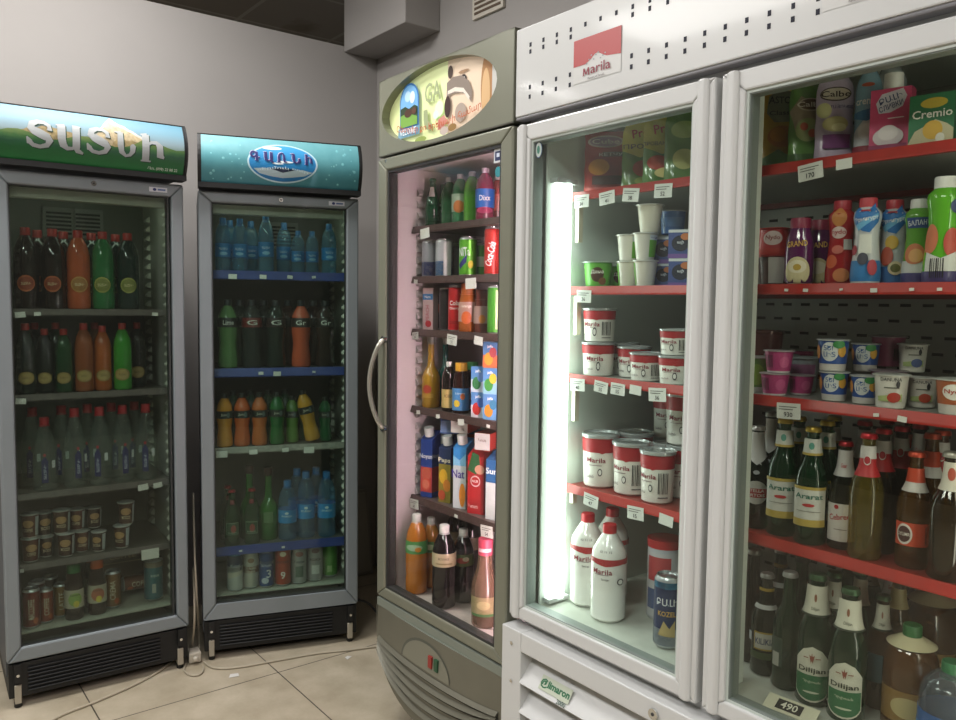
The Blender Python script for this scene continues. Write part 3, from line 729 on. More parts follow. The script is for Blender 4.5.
# door
d = MB(); d.ring(.0, WC, .404, 1.806, .048, -.006, .038, OL, wb=.034, wt=.038); dC = obj('door', d, Cc, .005)
d = MB(); d.ring(.046, WC - .046, .436, 1.770, .010, .0, .03, mat('#2e2f2e', .5)); obj('gasket', d, dC)
g = MB(); g.box(.05, WC - .05, .008, .012, .440, 1.768, glass((.93, .95, .93), .45, haze=.015, hazecol='#98908c')); obj('glass_pane', g, dC)
# curved handle on the left edge
hb = MB(); pts = []
for i in range(17):
    q = i / 16; z = 1.235 - .27 * q; pts.append((.040 - .022 * sin(pi * q), -.016 - .030 * sin(pi * q) ** .7, z))
hb.tube([(.040, -.004, 1.24)] + pts + [(.040, -.004, .958)], .0075, mat('#a8a89c', .3, .6)); hb.cyl((.040, -.012, 1.24), (.040, .0, 1.24), .012, CHROME); hb.cyl((.040, -.012, .958), (.040, .0, .958), .012, CHROME)
obj('door_handle', hb, dC)
st = MB(); P = Print(st, plane_map(.007, x=.585, z=1.742), 1); P.rect(-.018, .018, -.018, .018, mat('#d5d8dc')); P.rect(-.013, .013, -.013, .011, mat('#1e2c5a')); P.rect(-.006, .006, -.004, .006, mat('#cfd6e6')); st.recalc = False; obj('sticker', st, dC)
st = MB(); P = Print(st, plane_map(.0065, x=.585, z=1.70), 1); P.ell(0, 0, .012, .014, mat('#2f8a94')); st.recalc = False; obj('sticker', st, dC)
# base: bowed front with ribs following it
def bow(x, d=.028): return -.006 - d * (1 - ((x - WC / 2) / (WC / 2)) ** 2)
def smile(x): return .285 - .19 * sqrt(max(0, 1 - ((x - WC / 2) / (WC / 2)) ** 2))
b = MB(); n = 28
def basef(u, v):
    x = WC * u; zb = smile(x); return (x, bow(x) * (.35 + .65 * (1 - v)), zb + (.372 - zb) * v)
b.grid(basef, n, 6, OLB)
b.add([(WC * i / n, bow(WC * i / n), smile(WC * i / n)) for i in range(n + 1)] + [(WC * i / n, .16, smile(WC * i / n)) for i in range(n + 1)], [[i, i + 1, n + 2 + i, n + 1 + i] for i in range(n)], OLD)
b.add([(WC * i / n, bow(WC * i / n) * .35, .372) for i in range(n + 1)] + [(WC * i / n, .06, .372) for i in range(n + 1)], [[i, i + 1, n + 2 + i, n + 1 + i] for i in range(n)], mat('#777d73', .4))
b.box(0, .004, -.006, .68, .285, .372, OLD); b.box(WC - .004, WC, -.006, .68, .285, .372, OLD)
b.recalc = False
obj('base_panel', b, Cc, ang=60)
pl = MB(); pl.box(.10, WC - .05, .14, .66, .02, .30, mat('#2a2b27', .7)); obj('plinth', pl, Cc)
for k in range(5):
    r = MB(); tt = .12 + .17 * k
    def rp(i, dz, dy):
        x = WC * (i / 30); top = .272; zb = smile(x) + .004; z = zb + (top - zb) * (1 - tt)
        v = (z - smile(x)) / (.372 - smile(x)); return (x, bow(x) * (.35 + .65 * (1 - v)) + dy, z + dz)
    vs = []; fs = []
    for i in range(1, 30): vs += [rp(i, .009, -.001), rp(i, -.002, -.011), rp(i, -.008, -.001)]
    for i in range(28):
        for j in range(2): fs.append([3 * i + j, 3 * i + 3 + j, 3 * i + 4 + j, 3 * i + 1 + j])
    r.add(vs, fs, OLB, False)
    vs = []
    for i in range(1, 30): vs += [rp(i, -.008, -.0015), rp(i, -.012, -.0015)]
    r.add(vs, [[2 * i, 2 * i + 2, 2 * i + 3, 2 * i + 1] for i in range(28)], mat('#23241f', .8))
    r.recalc = False; obj('rib', r, Cc)
cp = MB()
def cmap(s_, t_, l):
    x = .30 + s_; z = .268 + t_; zb = smile(x); v = (z - zb) / (.372 - zb); return (x, bow(x) * (.35 + .65 * (1 - v)) - .0012 * l, z)
P = Print(cp, cmap, .01); P.strips([(.13 * sin(-pi / 2 + pi * i / 20), .0, .085 * cos(-pi / 2 + pi * i / 20)) for i in range(21)], mat('#55564c', .5)); P.strips([(.004 + .124 * sin(-pi / 2 + pi * i / 20), .0, .078 * cos(-pi / 2 + pi * i / 20)) for i in range(21)], mat('#7d7c6e', .4, .2))
cp.recalc = False; pn = obj('control_panel', cp, Cc)
for dx, cc, nm in ((.035, '#8e2a24', 'red rocker switch'), (.065, '#1f4a30', 'green rocker switch')):
    w_ = MB(); q = cmap(dx, .035, 3); w_.box(q[0] - .009, q[0] + .009, q[1] - .004, q[1] + .004, q[2] - .018, q[2] + .018, mat(cc, .35)); obj('switch', w_, pn, .001, label=nm)
for x, y in ((.13, .2), (WC - .08, .2), (.13, .6), (WC - .08, .6)):
    f = MB(); f.cyl((x, y, .0006), (x, y, .025), .018, BLACK); obj('foot', f, Cc)
ZC = [1.597, 1.438, 1.270, 1.020, .726]; FC = .4255
mar = mat('#3d302c', .45, noise=.15, nscale=50); mars = mat('#46332f', .35, noise=.3, nscale=80)
for i, z in enumerate(ZC):
    shelf(Cc, .040, WC - .034, .105, .60, z, mat('#5a4f4b', .5), mars, tg(*[[(.12, .05, ''), (.55, .03, '')], [(.07, .02, ''), (.36, .05, '')], [(.07, .035, '26'), (.27, .05, '31'), (.40, .04, ''), (.52, .03, '')], [(.09, .02, ''), (.2, .02, ''), (.32, .03, ''), (.45, .015, '')], [(.07, .05, '60'), (.45, .055, '54'), (.3, .015, '')]][i]), sh=.018, wire=mat('#7a706c', .4, .3), seed=20 + i)
tb = MB(); tb.cyl((WC - .045, .05, .50), (WC - .045, .05, 1.72), .008, emis('#ffd8e4', 70.0)); obj('lamp_tube', tb, Cc)

# ---------- the white double-door cooler
WH = mat('#c9cac9', .36, .0, coat=.25, name='white_enamel'); WH2 = mat('#b4b6b5', .38, name='white_plastic'); DK = mat('#3b3a3c', .5)
X0, XM, XD1, XE0, XE1 = .666, .71, 1.2546, 1.2694, 1.858
DE = thing('double_display_cooler', 'R', X0, 0, 0, 'large white double-door cooler with the perforated header panel and red shelves', 'cooler')
def L_(x): return x - X0
c = MB(); W = XE1 + .008 - X0; t = .04
c.box(0, t, .045, .70, .06, 1.872, WH); c.box(W - t, W, .045, .70, .06, 1.872, WH); c.box(t, W - t, .66, .70, .06, 1.872, WH); c.box(0, W, .045, .70, 1.872, 1.89, WH); c.box(t, W - t, .030, .045, 1.79, 1.88, WH); c.box(t, W - t, .03, .66, .06, .545, WH)
c.box(L_(1.236), L_(1.296), .045, .098, .587, 1.855, mat('#d4dad2', .4)); obj('cabinet', c, DE)
# liner with slotted back
li = MB(); LW = mat('#cfd6ce', .45, name='white_liner'); bk = mat('#8b8983', .38, .45, name='steel_back'); bkd = mat('#5d5b55', .45, .3)
zf = .585; x0, x1 = .730, 1.795
li.box(L_(x0) - .004, L_(x0), .046, .62, zf, 1.862, LW); li.box(L_(x1), L_(x1) + .004, .046, .62, zf, 1.862, LW); li.box(L_(x0), L_(x1), .62, .625, zf, 1.862, bk)
li.box(L_(x0), L_(x1), .046, .62, 1.858, 1.862, LW); li.box(L_(x0), L_(x1), .046, .62, zf - .005, zf, mat('#bfc2b8', .5, noise=.12, nscale=18))
z = .66
while z < 1.84:
    nx = 20
    for k in range(nx):
        x = x0 + .03 + (x1 - x0 - .06) * (k + (.5 if int(round(z * 1000)) % 2 else 0)) / nx
        li.box(L_(x), L_(x) + .024, .6185, .6205, z, z + .007, mat('#15140f', .8))
    z += .037
obj('interior_liner', li, DE)
for z, in ((1.555,), (1.10,), (.80,)):
    pass
# left tube lamp, and an added right one
lm = MB(); GL = emis('#f2fff6', 8.0, 'tube_light')
lm.grid(lambda u, v: (L_(.731) + .030 * sin(pi * u) ** .7, .068 + .054 * u, .60 + 1.06 * v), 8, 2, GL); lf = obj('lamp_tube', lm, DE)
l2 = MB(); l2.cyl((L_(1.772), .07, .63), (L_(1.772), .07, 1.83), .010, emis('#fffbe8', 9.0, 'added_right_fill')); obj('lamp_tube', l2, DE)  # unseen tube, added to brighten the stock behind the right door
for za, zb in ((.592, .602), (1.66, 1.672)): e = MB(); e.box(L_(.731), L_(.756), .056, .126, za, zb, WH2); obj('lamp_cap', e, lf)
# header
hd = MB(); hz0, hz1 = 1.823, 2.036; yf = -.002
hd.box(-.006, W + .004, yf, .03, hz0, hz1, WH); hd.box(-.006, W + .004, .03, .70, hz1 - .012, hz1, WH); hd.box(-.006, .006, .03, .70, 1.89, hz1 - .012, WH); hd.box(W - .008, W + .004, .03, .70, 1.89, hz1 - .012, WH); hd.box(-.006, W + .004, .0, .029, 1.815, hz0, mat('#77767a', .5))
hH = obj('header_panel', hd, DE, .003)
hole = mat('#16182a', .7); hb_ = MB(); hb_.box(-.0035, .0035, -.0004, .0004, -.005, .005, hole); hm = hb_.mesh('perforation')
for r_, (za, ks) in enumerate(((1.9895, 1), (1.973, 1), (1.888, 0), (1.865, 0))):
    x = .7135
    while x < 1.66:
        inlogo = .862 < x < 1.02 or 1.462 < x < 1.62
        if not (inlogo and (r_ > 1 or r_ == 1 and abs(x - .94) < .08)):
            o_ = bpy.data.objects.new('perforation', hm); C.objects.link(o_); o_.parent = hH; o_.location = (L_(x), yf - .0003, za)
        x += .0465
def logo(xc):
    s = MB(); P = Print(s, plane_map(yf, .0005, L_(xc), 0), .005); P.l = 2
    red = mat('#b0403f', .4)
    P.rect(-.0725, .072, 1.862, 1.96, mat('#cdcdcb', .4))
    P.strips([(-.0725, 1.9, 1.959), (-.035, 1.9, 1.959), (-.02, 1.907, 1.959), (-.005, 1.917, 1.959), (.004, 1.918, 1.959), (.02, 1.909, 1.959), (.03, 1.905, 1.959), (.072, 1.9, 1.959)], red)
    for a in range(9): P.ell(-.03 + a * .007, 1.9 + .006 * (a % 3) + .004 * (4 - abs(a - 4)) * .5, .0022, .0016, mat('#9aa0a4')); P.l -= 1
    P.l += 1
    mm_ = mat('#8a2438', .4); glyph(P, 'M', -.031, 1.883, .022, .016, mm_); P.text('arila', .013, 1.886, .021, mm_, w=.060, bold=.006); P.text('flavours of Tavush', .0, 1.867, .005, mat('#6a6266'), w=.05)
    s.recalc = False; obj('logo_sticker', s, hH)
logo(.938); logo(1.538)
# doors
def white_door(xa, xb, lab):
    d = MB(); d.ring(L_(xa), L_(xb), .552, 1.800, .052, -.004, .040, WH, wb=.034, wt=.040)
    for xs in (xa + .010, xb - .042): d.prism([(L_(xs), -.004), (L_(xs) + .008, -.011), (L_(xs) + .024, -.011), (L_(xs) + .032, -.004)], .552, 1.800, WH, 'z')
    o = obj('door', d, DE, .004, label=lab)
    k = MB(); k.ring(L_(xa) + .049, L_(xb) - .049, .583, 1.763, .008, .002, .036, mat('#bcc5bf', .4)); k.ring(L_(xa) + .056, L_(xb) - .056, .590, 1.756, .003, .004, .034, mat('#7d8581', .5)); obj('gasket', k, o)
    return o
dD = white_door(.668, 1.2546, 'left door with the lit tube behind its glass'); dE = white_door(1.2694, XE1, 'right door')
g = MB(); g.box(L_(.722), L_(1.203), .010, .014, .588, 1.758, glass((.93, .97, .95), .45, haze=.01, hazecol='#a8b0a8')); obj('glass_pane', g, dD)
g = MB(); g.box(L_(1.323), L_(XE1 - .055), .010, .014, .588, 1.758, glass((.86, .88, .85), .6, haze=.004, hazecol='#98988c')); obj('glass_pane', g, dE)
st = MB(); P = Print(st, plane_map(.0095, x=L_(.738), z=1.735), .01); P.ell(0, 0, .012, .020, mat('#2a4a7a')); P.ell(0, 0, .0105, .018, mat('#b9c4be')); P.ell(0, 0, .005, .010, mat('#3d7a68')); st.recalc = False; obj('sticker', st, dD)
# louvred base
b = MB(); zt = .528; yb = -.020
b.box(-.006, L_(.735), yb, .04, .03, zt, WH); b.box(W - .07, W, yb, .04, .03, zt, WH); b.box(L_(.735), W - .07, yb, .04, .478, zt, WH); b.box(L_(.735), W - .07, yb, .04, .03, .05, WH)
pb = obj('base_panel', b, DE, .003)
z = .400
while z > .05:
    s = MB(); s.prism([(yb - .004, z), (yb - .001, z - .004), (.036, z + .056), (.033, z + .060)], L_(.735), W - .07, WH, 'x'); obj('louvre', s, pb)
    z -= .078
s = MB(); s.box(L_(.735), W - .07, .038, .040, .05, .478, mat('#6f706c', .6)); obj('louvre_backing', s, pb)
for z in (.49, .39, .25, .1):
    s = MB(); s.cyl((L_(.70), yb - .002, z), (L_(.70), yb + .002, z), .005, mat('#888', .3) if 0 else CHROME, 8); obj('screw', s, pb)
s = MB(); s.cyl((L_(1.165), yb - .006, .500), (L_(1.165), yb + .002, .500), .012, CHROME, 16); s.cyl((L_(1.165), yb - .007, .500), (L_(1.165), yb - .005, .500), .004, DK, 8); obj('lock', s, pb)
s = MB()
def lmap(a, t_, l): q = (.065 + t_) / .064 * .0 ; return (L_(.80) + a, yb - .004 + (t_ * .62) - .0006 * l, .400 + t_)
P = Print(s, lmap, 1); P.rect(.0, .105, .010, .040, mat('#b9c0ae')); P.text('@limaron', .052, .025, .020, mat('#2f6a4a', .4), w=.10, bold=.04); P.text('2000', .085, .006, .009, mat('#3a5a4a'), w=.03); s.recalc = False; obj('sticker', s, pb)
for x in (.06, W - .06):
    for y in (.06, .62):
        f = MB(); f.cyl((x, y, .0006), (x, y, .07), .02, BLACK); obj('foot', f, DE)
ZD = [1.637, 1.401, 1.178, .892]; FD = .586
redS = mat('#a92a22', .35, coat=.3, noise=.1, nscale=40, name='red_price_strip')
shm = mat('#a8aaa4', .35, .3); shd = mat('#5f4a45', .35, .3)
DT = [[(.785, .05, '34'), (.87, .05, '41'), (.945, .05, '38'), (1.04, .05, '52')], [(.80, .05, '36')], [(.785, .05, '40'), (.865, .045, '55'), (.92, .045, '55'), (.975, .035, ''), (1.04, .05, '36')], [(.84, .05, '47'), (.985, .05, '15'), (1.075, .04, '')]]
ET = [[(1.39, .05, '170'), (1.455, .03, '')], [(1.35, .008, ''), (1.39, .01, ''), (1.46, .006, ''), (1.52, .012, ''), (1.585, .008, ''), (1.63, .008, '')], [(1.365, .05, '930'), (1.535, .010, ''), (1.58, .016, '')], []]
for i, z in enumerate(ZD):
    s_ = shelf(DE, L_(.742), L_(1.785), .125, .60, z, shm if i != 3 else mat('#8c2a22', .35, .1, coat=.3), redS, [(L_(a), b2, c2) for a, b2, c2 in DT[i] + ET[i]], sh=.017, seed=40 + i, brackets=False)
    for x in (.742, 1.785 - .012): bt = MB(); bt.box(L_(x), L_(x) + .012, .135, .15, z - (.12 if i < 3 else .05), z - .02, mat('#c9c3ac', .5)); obj('bracket', bt, s_)
    bb = MB(); bb.box(L_(.742), L_(1.785), .596, .612, z - .02, z + .012, mat('#7a1d1a', .4)); obj('back_rail', bb, s_)
# ------------------------------------------------------------------ stock
NA = 'of the mountain-sign cooler'; NB = 'of the water-drop-sign cooler'; NC = 'of the oval-sign cooler'; ND = 'behind the left white door'; NE = 'behind the right white door'
def S(i, nm): return ('top shelf', 'second shelf', 'third shelf', 'fourth shelf', 'fifth shelf', 'floor')[i] + ' ' + nm
def reg(nm, zs, zfloor, ztop, y0, yb, xa, xb, has_floor=True):
    for i, z in enumerate(zs): SHELVES[S(i, nm)] = (z, (zs[i - 1] - .011) if i else ztop, y0, yb, xa, xb)
    SHELVES[S(5, nm)] = (zfloor, zs[-1] - (.042 if nm == NC else .011), {NA: .063, NB: .063, NC: .036, ND: .075, NE: .075}[nm], yb, xa, xb)
reg(NA, ZA, FA, 1.70, .063, .44, .055, .526); reg(NB, ZB, FB, 1.70, .063, .44, .055, .530)
reg(NC, ZC, FC, 1.78, .109, .60, .052, .608)
reg(ND, ZD, FD, 1.855, .129, .592, .745, 1.78); reg(NE, ZD, FD, 1.855, .129, .592, .745, 1.78)
# ---- cooler A
oval = lambda c1, c2, t=.30: [('e', 0, t, .72, .10, c1), ('e', 0, t, .60, .08, c2), ('t', 'ՏԱՏՆԻ', 0, t, .035, '#e8d9b0', dict(w=.028))]
def sodaA(col, c1, c2, fill=.75): return bottle(.272, .038, col, '#a52a25', 'pet', fill, ops=oval(c1, c2, .32))
D_ = {'cola': ('#1d0f0b', '#b05a2c', '#8c3c1e', 'dark cola bottle with orange oval label'), 'orange': ('#c4613a', '#b98a4a', '#a0703a', 'orange soda bottle with gold oval label'),
      'green': ('#2f7a46', '#9a9a4c', '#7d8040', 'green soda bottle with olive oval label'), 'dgreen': ('#12302a', '#9a9a4c', '#7d8040', 'dark green soda bottle with olive oval label')}
for u, k in ((26, 'cola'), (53, 'cola'), (78.5, 'orange'), (103, 'green'), (128, 'dgreen')):
    c = D_[k]; add('A', S(0, NA), u, .105, ZA[0], 'soda_bottle', 'bottle', sodaA(*c[:3]), c[3], h=.13)
for u, k in ((38, 'cola'), (64, 'cola'), (92, 'dgreen'), (116, 'dgreen')):
    c = D_[k]; add('A', S(0, NA), u, .20, ZA[0], 'soda_bottle', 'bottle', sodaA(*c[:3]), c[3].split(' with')[0] + ' in the back row', h=.13)
def smallA(col, fill=.7): return bottle(.238, .031, col, '#a52a25', 'pet', fill, ops=[('e', 0, .24, .85, .09, '#8d7440'), ('e', 0, .24, .7, .07, '#a58f57'), ('t', 'ՏԱՏՆԻ', 0, .24, .03, '#5a3a20', dict(w=.022))])
for u, c, ds in ((22.5, '#1d2a24', 'dark green soda bottle with small gold label'), (45, '#10211d', 'black-green soda bottle with small gold label'), (64, '#1f4a2c', 'bottle-green soda bottle with small gold label'), (84, '#9c5634', 'brown-orange soda bottle with small gold label'), (102.5, '#b8622c', 'bright orange soda bottle with small gold label'), (122.5, '#3f9a34', 'bright green soda bottle with small gold label')):
    add('A', S(1, NA), u, .10, ZA[1], 'soda_bottle', 'bottle', smallA(c, .75), ds, h=.12)
for u, c in ((35, '#162420'), (56, '#1d3a28'), (95, '#8c5634'), (137, '#1d2420')):
    add('A', S(1, NA), u, .175, ZA[1], 'soda_bottle', 'bottle', smallA(c, .75), {'#162420': 'blackish soda bottle', '#1d3a28': 'deep green soda bottle', '#8c5634': 'brown soda bottle', '#1d2420': 'near-black soda bottle'}[c] + ' in the back row', h=.12)
def waterA(h=.275): return bottle(h, .0385, '#c6ccc9', '#b3202a', 'cone', .07, ops=[('p', [(-.26, .12), (.26, .12), (.26, .42), (0, .48), (-.26, .42)], '#23285e'), ('t', 'ՏԱՏՆԻ', 0, .27, .035, '#c9cede', dict(rot=90, w=.05, bold=.014)), ('e', 0, .50, .12, .02, '#a8343c'), ('r', .55, .85, .32, .42, '#c9cfd0')])
for u, y, h in ((45, .10, .25), (75, .115, .275), (100, .105, .275), (123, .11, .275), (146, .11, .275)):
    add('A', S(2, NA), u, y, ZA[2], 'water_bottle', 'bottle', waterA(h), 'clear water bottle with red cap' + (' and shorter neck' if h < .26 else ''), h=.12, jit=.25)
for u in (33, 62, 88, 112, 135):
    add('A', S(2, NA), u, .205, ZA[2], 'water_bottle', 'bottle', waterA(.275), 'clear red-capped water bottle in the back row', h=.12, jit=.4)
def coffee(c, txt='COFFEE'): return cup(.082, .0225, .0265, '#c9c9c3', '#c2c4c2', bands=[(.06, .95, c)], ops=[('e', 0, .6, .7, .16, '#b58d62'), ('t', txt, 0, .34, .14, '#d9c7a8', dict(w=.03)), ('r', .9, 1.5, .1, .9, '#b6bcc0')], lidk='foil')
k_ = 0
for lvl, us in ((0, (27, 46, 66, 82, 99, 122)), (1, (25, 44, 61.5, 77, 94, 126))):
    for u in us:
        c = ('#5a2f22', '#3a211b', '#4a2a20')[k_ % 3]; k_ += 1
        add('A', S(3, NA), u, .105 if lvl == 0 else .108, ZA[3] + lvl * .083, 'instant_coffee_cup', 'cup', coffee(c, ('MOCCO', 'COFFEE', 'BOSS')[k_ % 3]), ('lower' if lvl == 0 else 'upper') + ' brown instant coffee cup with foil lid', jit=.5, h=.035)
def cancof(c, t, c2='#c4b9a4'): return can(.135, .0265, bands=[(.06, .93, c)], ops=[('t', t, 0, .5, .14, c2, dict(rot=90, w=.07, bold=.014)), ('e', .5, .2, .3, .08, '#b5562c')])
for u, y, c, t, ds in ((28, .085, '#7a2c20', 'MACCOFFEE', 'red-brown drink can with white lettering'), (46, .09, '#8a3a24', 'COFFEE', 'rust-red drink can with white lettering'), (61, .115, '#8c6a3c', 'LATTE', 'tan drink can'), (113, .14, '#7c5a34', 'CREMA', 'golden brown drink can')):
    add('A', S(5, NA), u, y, FA, 'drink_can', 'can', cancof(c, t), ds, h=.06)
for u, y in ((37, .15), (50, .165)):
    add('A', S(5, NA), u, y, FA, 'drink_can', 'can', cancof('#3b2018', 'ESPRESSO'), 'dark brown drink can in the back row', h=.06)
def tea(cap, a, b): return bottle(.195, .0315, '#2a1510', cap, 'short', .8, capk='wide', bands=[(.22, .55, '#b8b2a0')], ops=[('e', 0, .38, .7, .12, a), ('t', b, 0, .46, .05, '#3a2a20', dict(w=.03)), ('e', .1, .30, .3, .06, '#d8c84a')])
add('A', S(5, NA), 74, .10, FA, 'tea_bottle', 'bottle', tea('#1f6a34', '#8fae5a', 'Lipton'), 'dark tea bottle with green cap', h=.09)
add('A', S(5, NA), 97, .11, FA, 'tea_bottle', 'bottle', tea('#c65a24', '#b36a50', 'Lipton'), 'dark tea bottle with orange cap', h=.09)
add('A', S(5, NA), 93, .19, FA, 'tea_bottle', 'bottle', tea('#c65a24', '#b36a50', 'Lipton'), 'dark orange-capped tea bottle in the back row', h=.09)
add('A', S(5, NA), 154, .14, FA, 'drink_can', 'can', can(.158, .033, bands=[(.05, .80, '#3d7480'), (.80, .93, '#8a8478')], ops=[('r', -.3, .1, .2, .42, '#b6bcb4'), ('t', 'aqua', 0, .6, .08, '#b6d0d0', dict(w=.03))]), 'teal and cream tall can')
add('A', S(5, NA), 128, .20, FA + .0275, 'drink_can', 'can', cancof('#6a3f28', 'COFFEE'), 'brown can lying on its side', rot=0, tilt=Matrix.Rotation(pi / 2, 4, 'Y'), h=.0)
add('A', S(5, NA), 121, .33, FA, 'drink_carton', 'carton', carton(.20, .06, .165, '#6b4a2c', ops=[('t', 'COFFEE', 0, .8, .12, '#b89a6a'), ('r', -.45, .45, .65, .67, '#a8865a')]), 'wide brown carton behind the cans', rot=0)
# ---- cooler B
def waterB(h, R=.031): return bottle(h, R, '#7fb4cc', '#2f6fa8', 'pet', .22, bands=[(.27, .52, '#1f78b8')], ops=[('t', 'ԳԱՌՆԻ', 0, .42, .05, '#bcd8e8', dict(w=R * 1.1, bold=.014)), ('e', 0, .33, .5, .03, '#7fb8dc')])
for u, y, h in ((223, .10, .200), (240, .10, .200), (266, .10, .22), (298, .12, .165), (312, .12, .165), (329, .10, .195)):
    add('B', S(0, NB), u, y, ZB[0], 'water_bottle', 'bottle', waterB(h, .029 if h > .17 else .026), {.2: 'pale blue water bottle', .22: 'taller pale blue water bottle', .165: 'small pale blue water bottle', .195: 'pale blue water bottle by the right edge'}[h], h=.1)
for u in (230, 251, 284):
    add('B', S(0, NB), u, .185, ZB[0], 'water_bottle', 'bottle', waterB(.2, .029), 'pale blue water bottle in the back row', h=.1)
def spr(col, lab, t, fill=.7, cap='#20262a'): return bottle(.262, .038, col, cap, 'waist', fill, bands=[(.60, .74, lab)], ops=[('t', t, 0, .67, .07, '#c9c9c2', dict(w=.04, bold=.014))])
for u, col, lab, t, fl, ds in ((228, '#6f9a62', '#1c2420', 'Lime', .55, 'pale green soda bottle with black lime label'), (252, '#48504c', '#6a2420', 'G', .35, 'clear grey bottle with dark red label'), (276, '#26352e', '#2a1c1c', 'G', .6, 'dark bottle with black label'), (301, '#c45a3a', '#2a2420', 'Gr', .8, 'orange-red soda bottle with black label'), (325, '#3a2c26', '#221c1a', 'Gr', .5, 'brownish clear bottle with black label')):
    add('B', S(1, NB), u, .11, ZB[1], 'soda_bottle', 'bottle', spr(col, lab, t, fl), ds, h=.12)
for u, c in ((240, '#3a4a42'), (264, '#2c3a34'), (288, '#5a3226'), (313, '#4a2c22')):
    add('B', S(1, NB), u, .20, ZB[1], 'soda_bottle', 'bottle', spr(c, '#221c1a', '', .6), {'#3a4a42': 'grey-green soda bottle', '#2c3a34': 'dark green soda bottle', '#5a3226': 'brown soda bottle', '#4a2c22': 'dark brown soda bottle'}[c] + ' in the back row', h=.12)
def juiceB(col): return bottle(.205, .0305, col, '#1d2420', 'waist', .85, bands=[(.54, .68, '#1d2420')], ops=[('t', 'Juice', 0, .61, .06, '#b9b9a8', dict(w=.03, bold=.014)), ('e', .4, .61, .2, .05, '#5a6a68')])
for u, c, ds in ((224.5, '#c98a2c', 'amber juice bottle with black label'), (242, '#c8622c', 'red-orange juice bottle with black label'), (259.5, '#bf6830', 'orange juice bottle with black label'), (277, '#1f6a34', 'emerald juice bottle with black label'), (292, '#5a8a3a', 'light green juice bottle with black label'), (325, '#1f6038', 'dark green juice bottle with black label')):
    add('B', S(2, NB), u, .10, ZB[2], 'juice_bottle', 'bottle', juiceB(c), ds, h=.1)
add('B', S(2, NB), 313, .097, ZB[2] + .006, 'juice_bottle', 'bottle', juiceB('#c8922c'), 'yellow juice bottle leaning to the left', tilt=Matrix.Rotation(-.22, 4, 'Y'), rot=0, h=.04)
for u in (233, 251, 268, 285, 303):
    add('B', S(2, NB), u, .18, ZB[2], 'juice_bottle', 'bottle', juiceB('#2a4a30'), 'dark green juice bottle in the back row', h=.1)
def borj(h=.215): return bottle(h, .030, '#1f4a26', '#a3242c', 'glassb', .55, capk='crown', ops=[('r', -.8, .8, .20, .42, '#8a9a86'), ('r', -.74, .74, .21, .41, '#2a4a30'), ('e', .1, .31, .32, .07, '#9a4a44'), ('t', 'Borjomi', 0, .24, .03, '#b9c2b0', dict(w=.03)), ('r', -.5, .5, .74, .82, '#7a2c30')])
for u in (232, 252): add('B', S(3, NB), u, .10, ZB[3], 'mineral_water_bottle', 'bottle', borj(), 'dark green glass mineral water bottle with red crown cap', h=.1)
for u, h, c, ds in ((249.5, .29, '#3a8a3a', 'tall green mineral water bottle behind the red-capped ones'), (268.5, .285, '#3f9238', 'tall bright green mineral water bottle')):
    add('B', S(3, NB), u, .175 if u < 260 else .14, ZB[3], 'mineral_water_bottle', 'bottle', bottle(h, .037, c, '#3a1c1a', 'long', .5, ops=[('r', -.5, .5, .25, .40, '#5a7a50')]), ds, h=.12)
add('B', S(3, NB), 228, .18, ZB[3], 'mineral_water_bottle', 'bottle', borj(), 'dark green red-capped glass bottle in the back row', h=.1)
def bw(h): return bottle(h, .036, '#8ab4cc', '#2f78b8', 'pet', .15, bands=[(.30, .52, '#2a86c4')], ops=[('t', 'BYUREGH', 0, .42, .03, '#d0e4ee', dict(w=.04)), ('e', 0, .47, .2, .02, '#d0e4ee')])
for u, y, h in ((287.5, .11, .235), (306, .12, .265), (326.5, .11, .262)):
    add('B', S(3, NB), u, y, ZB[3], 'water_bottle', 'bottle', bw(h), 'clear water bottle with blue cap and label' + (', the shorter one' if h < .25 else ''), h=.12)
for u in (297, 316): add('B', S(3, NB), u, .20, ZB[3], 'water_bottle', 'bottle', bw(.262), 'clear blue-capped water bottle in the back row', h=.12)
def bc(bands, ops): return can(.163, .0305, bands=bands, ops=ops)
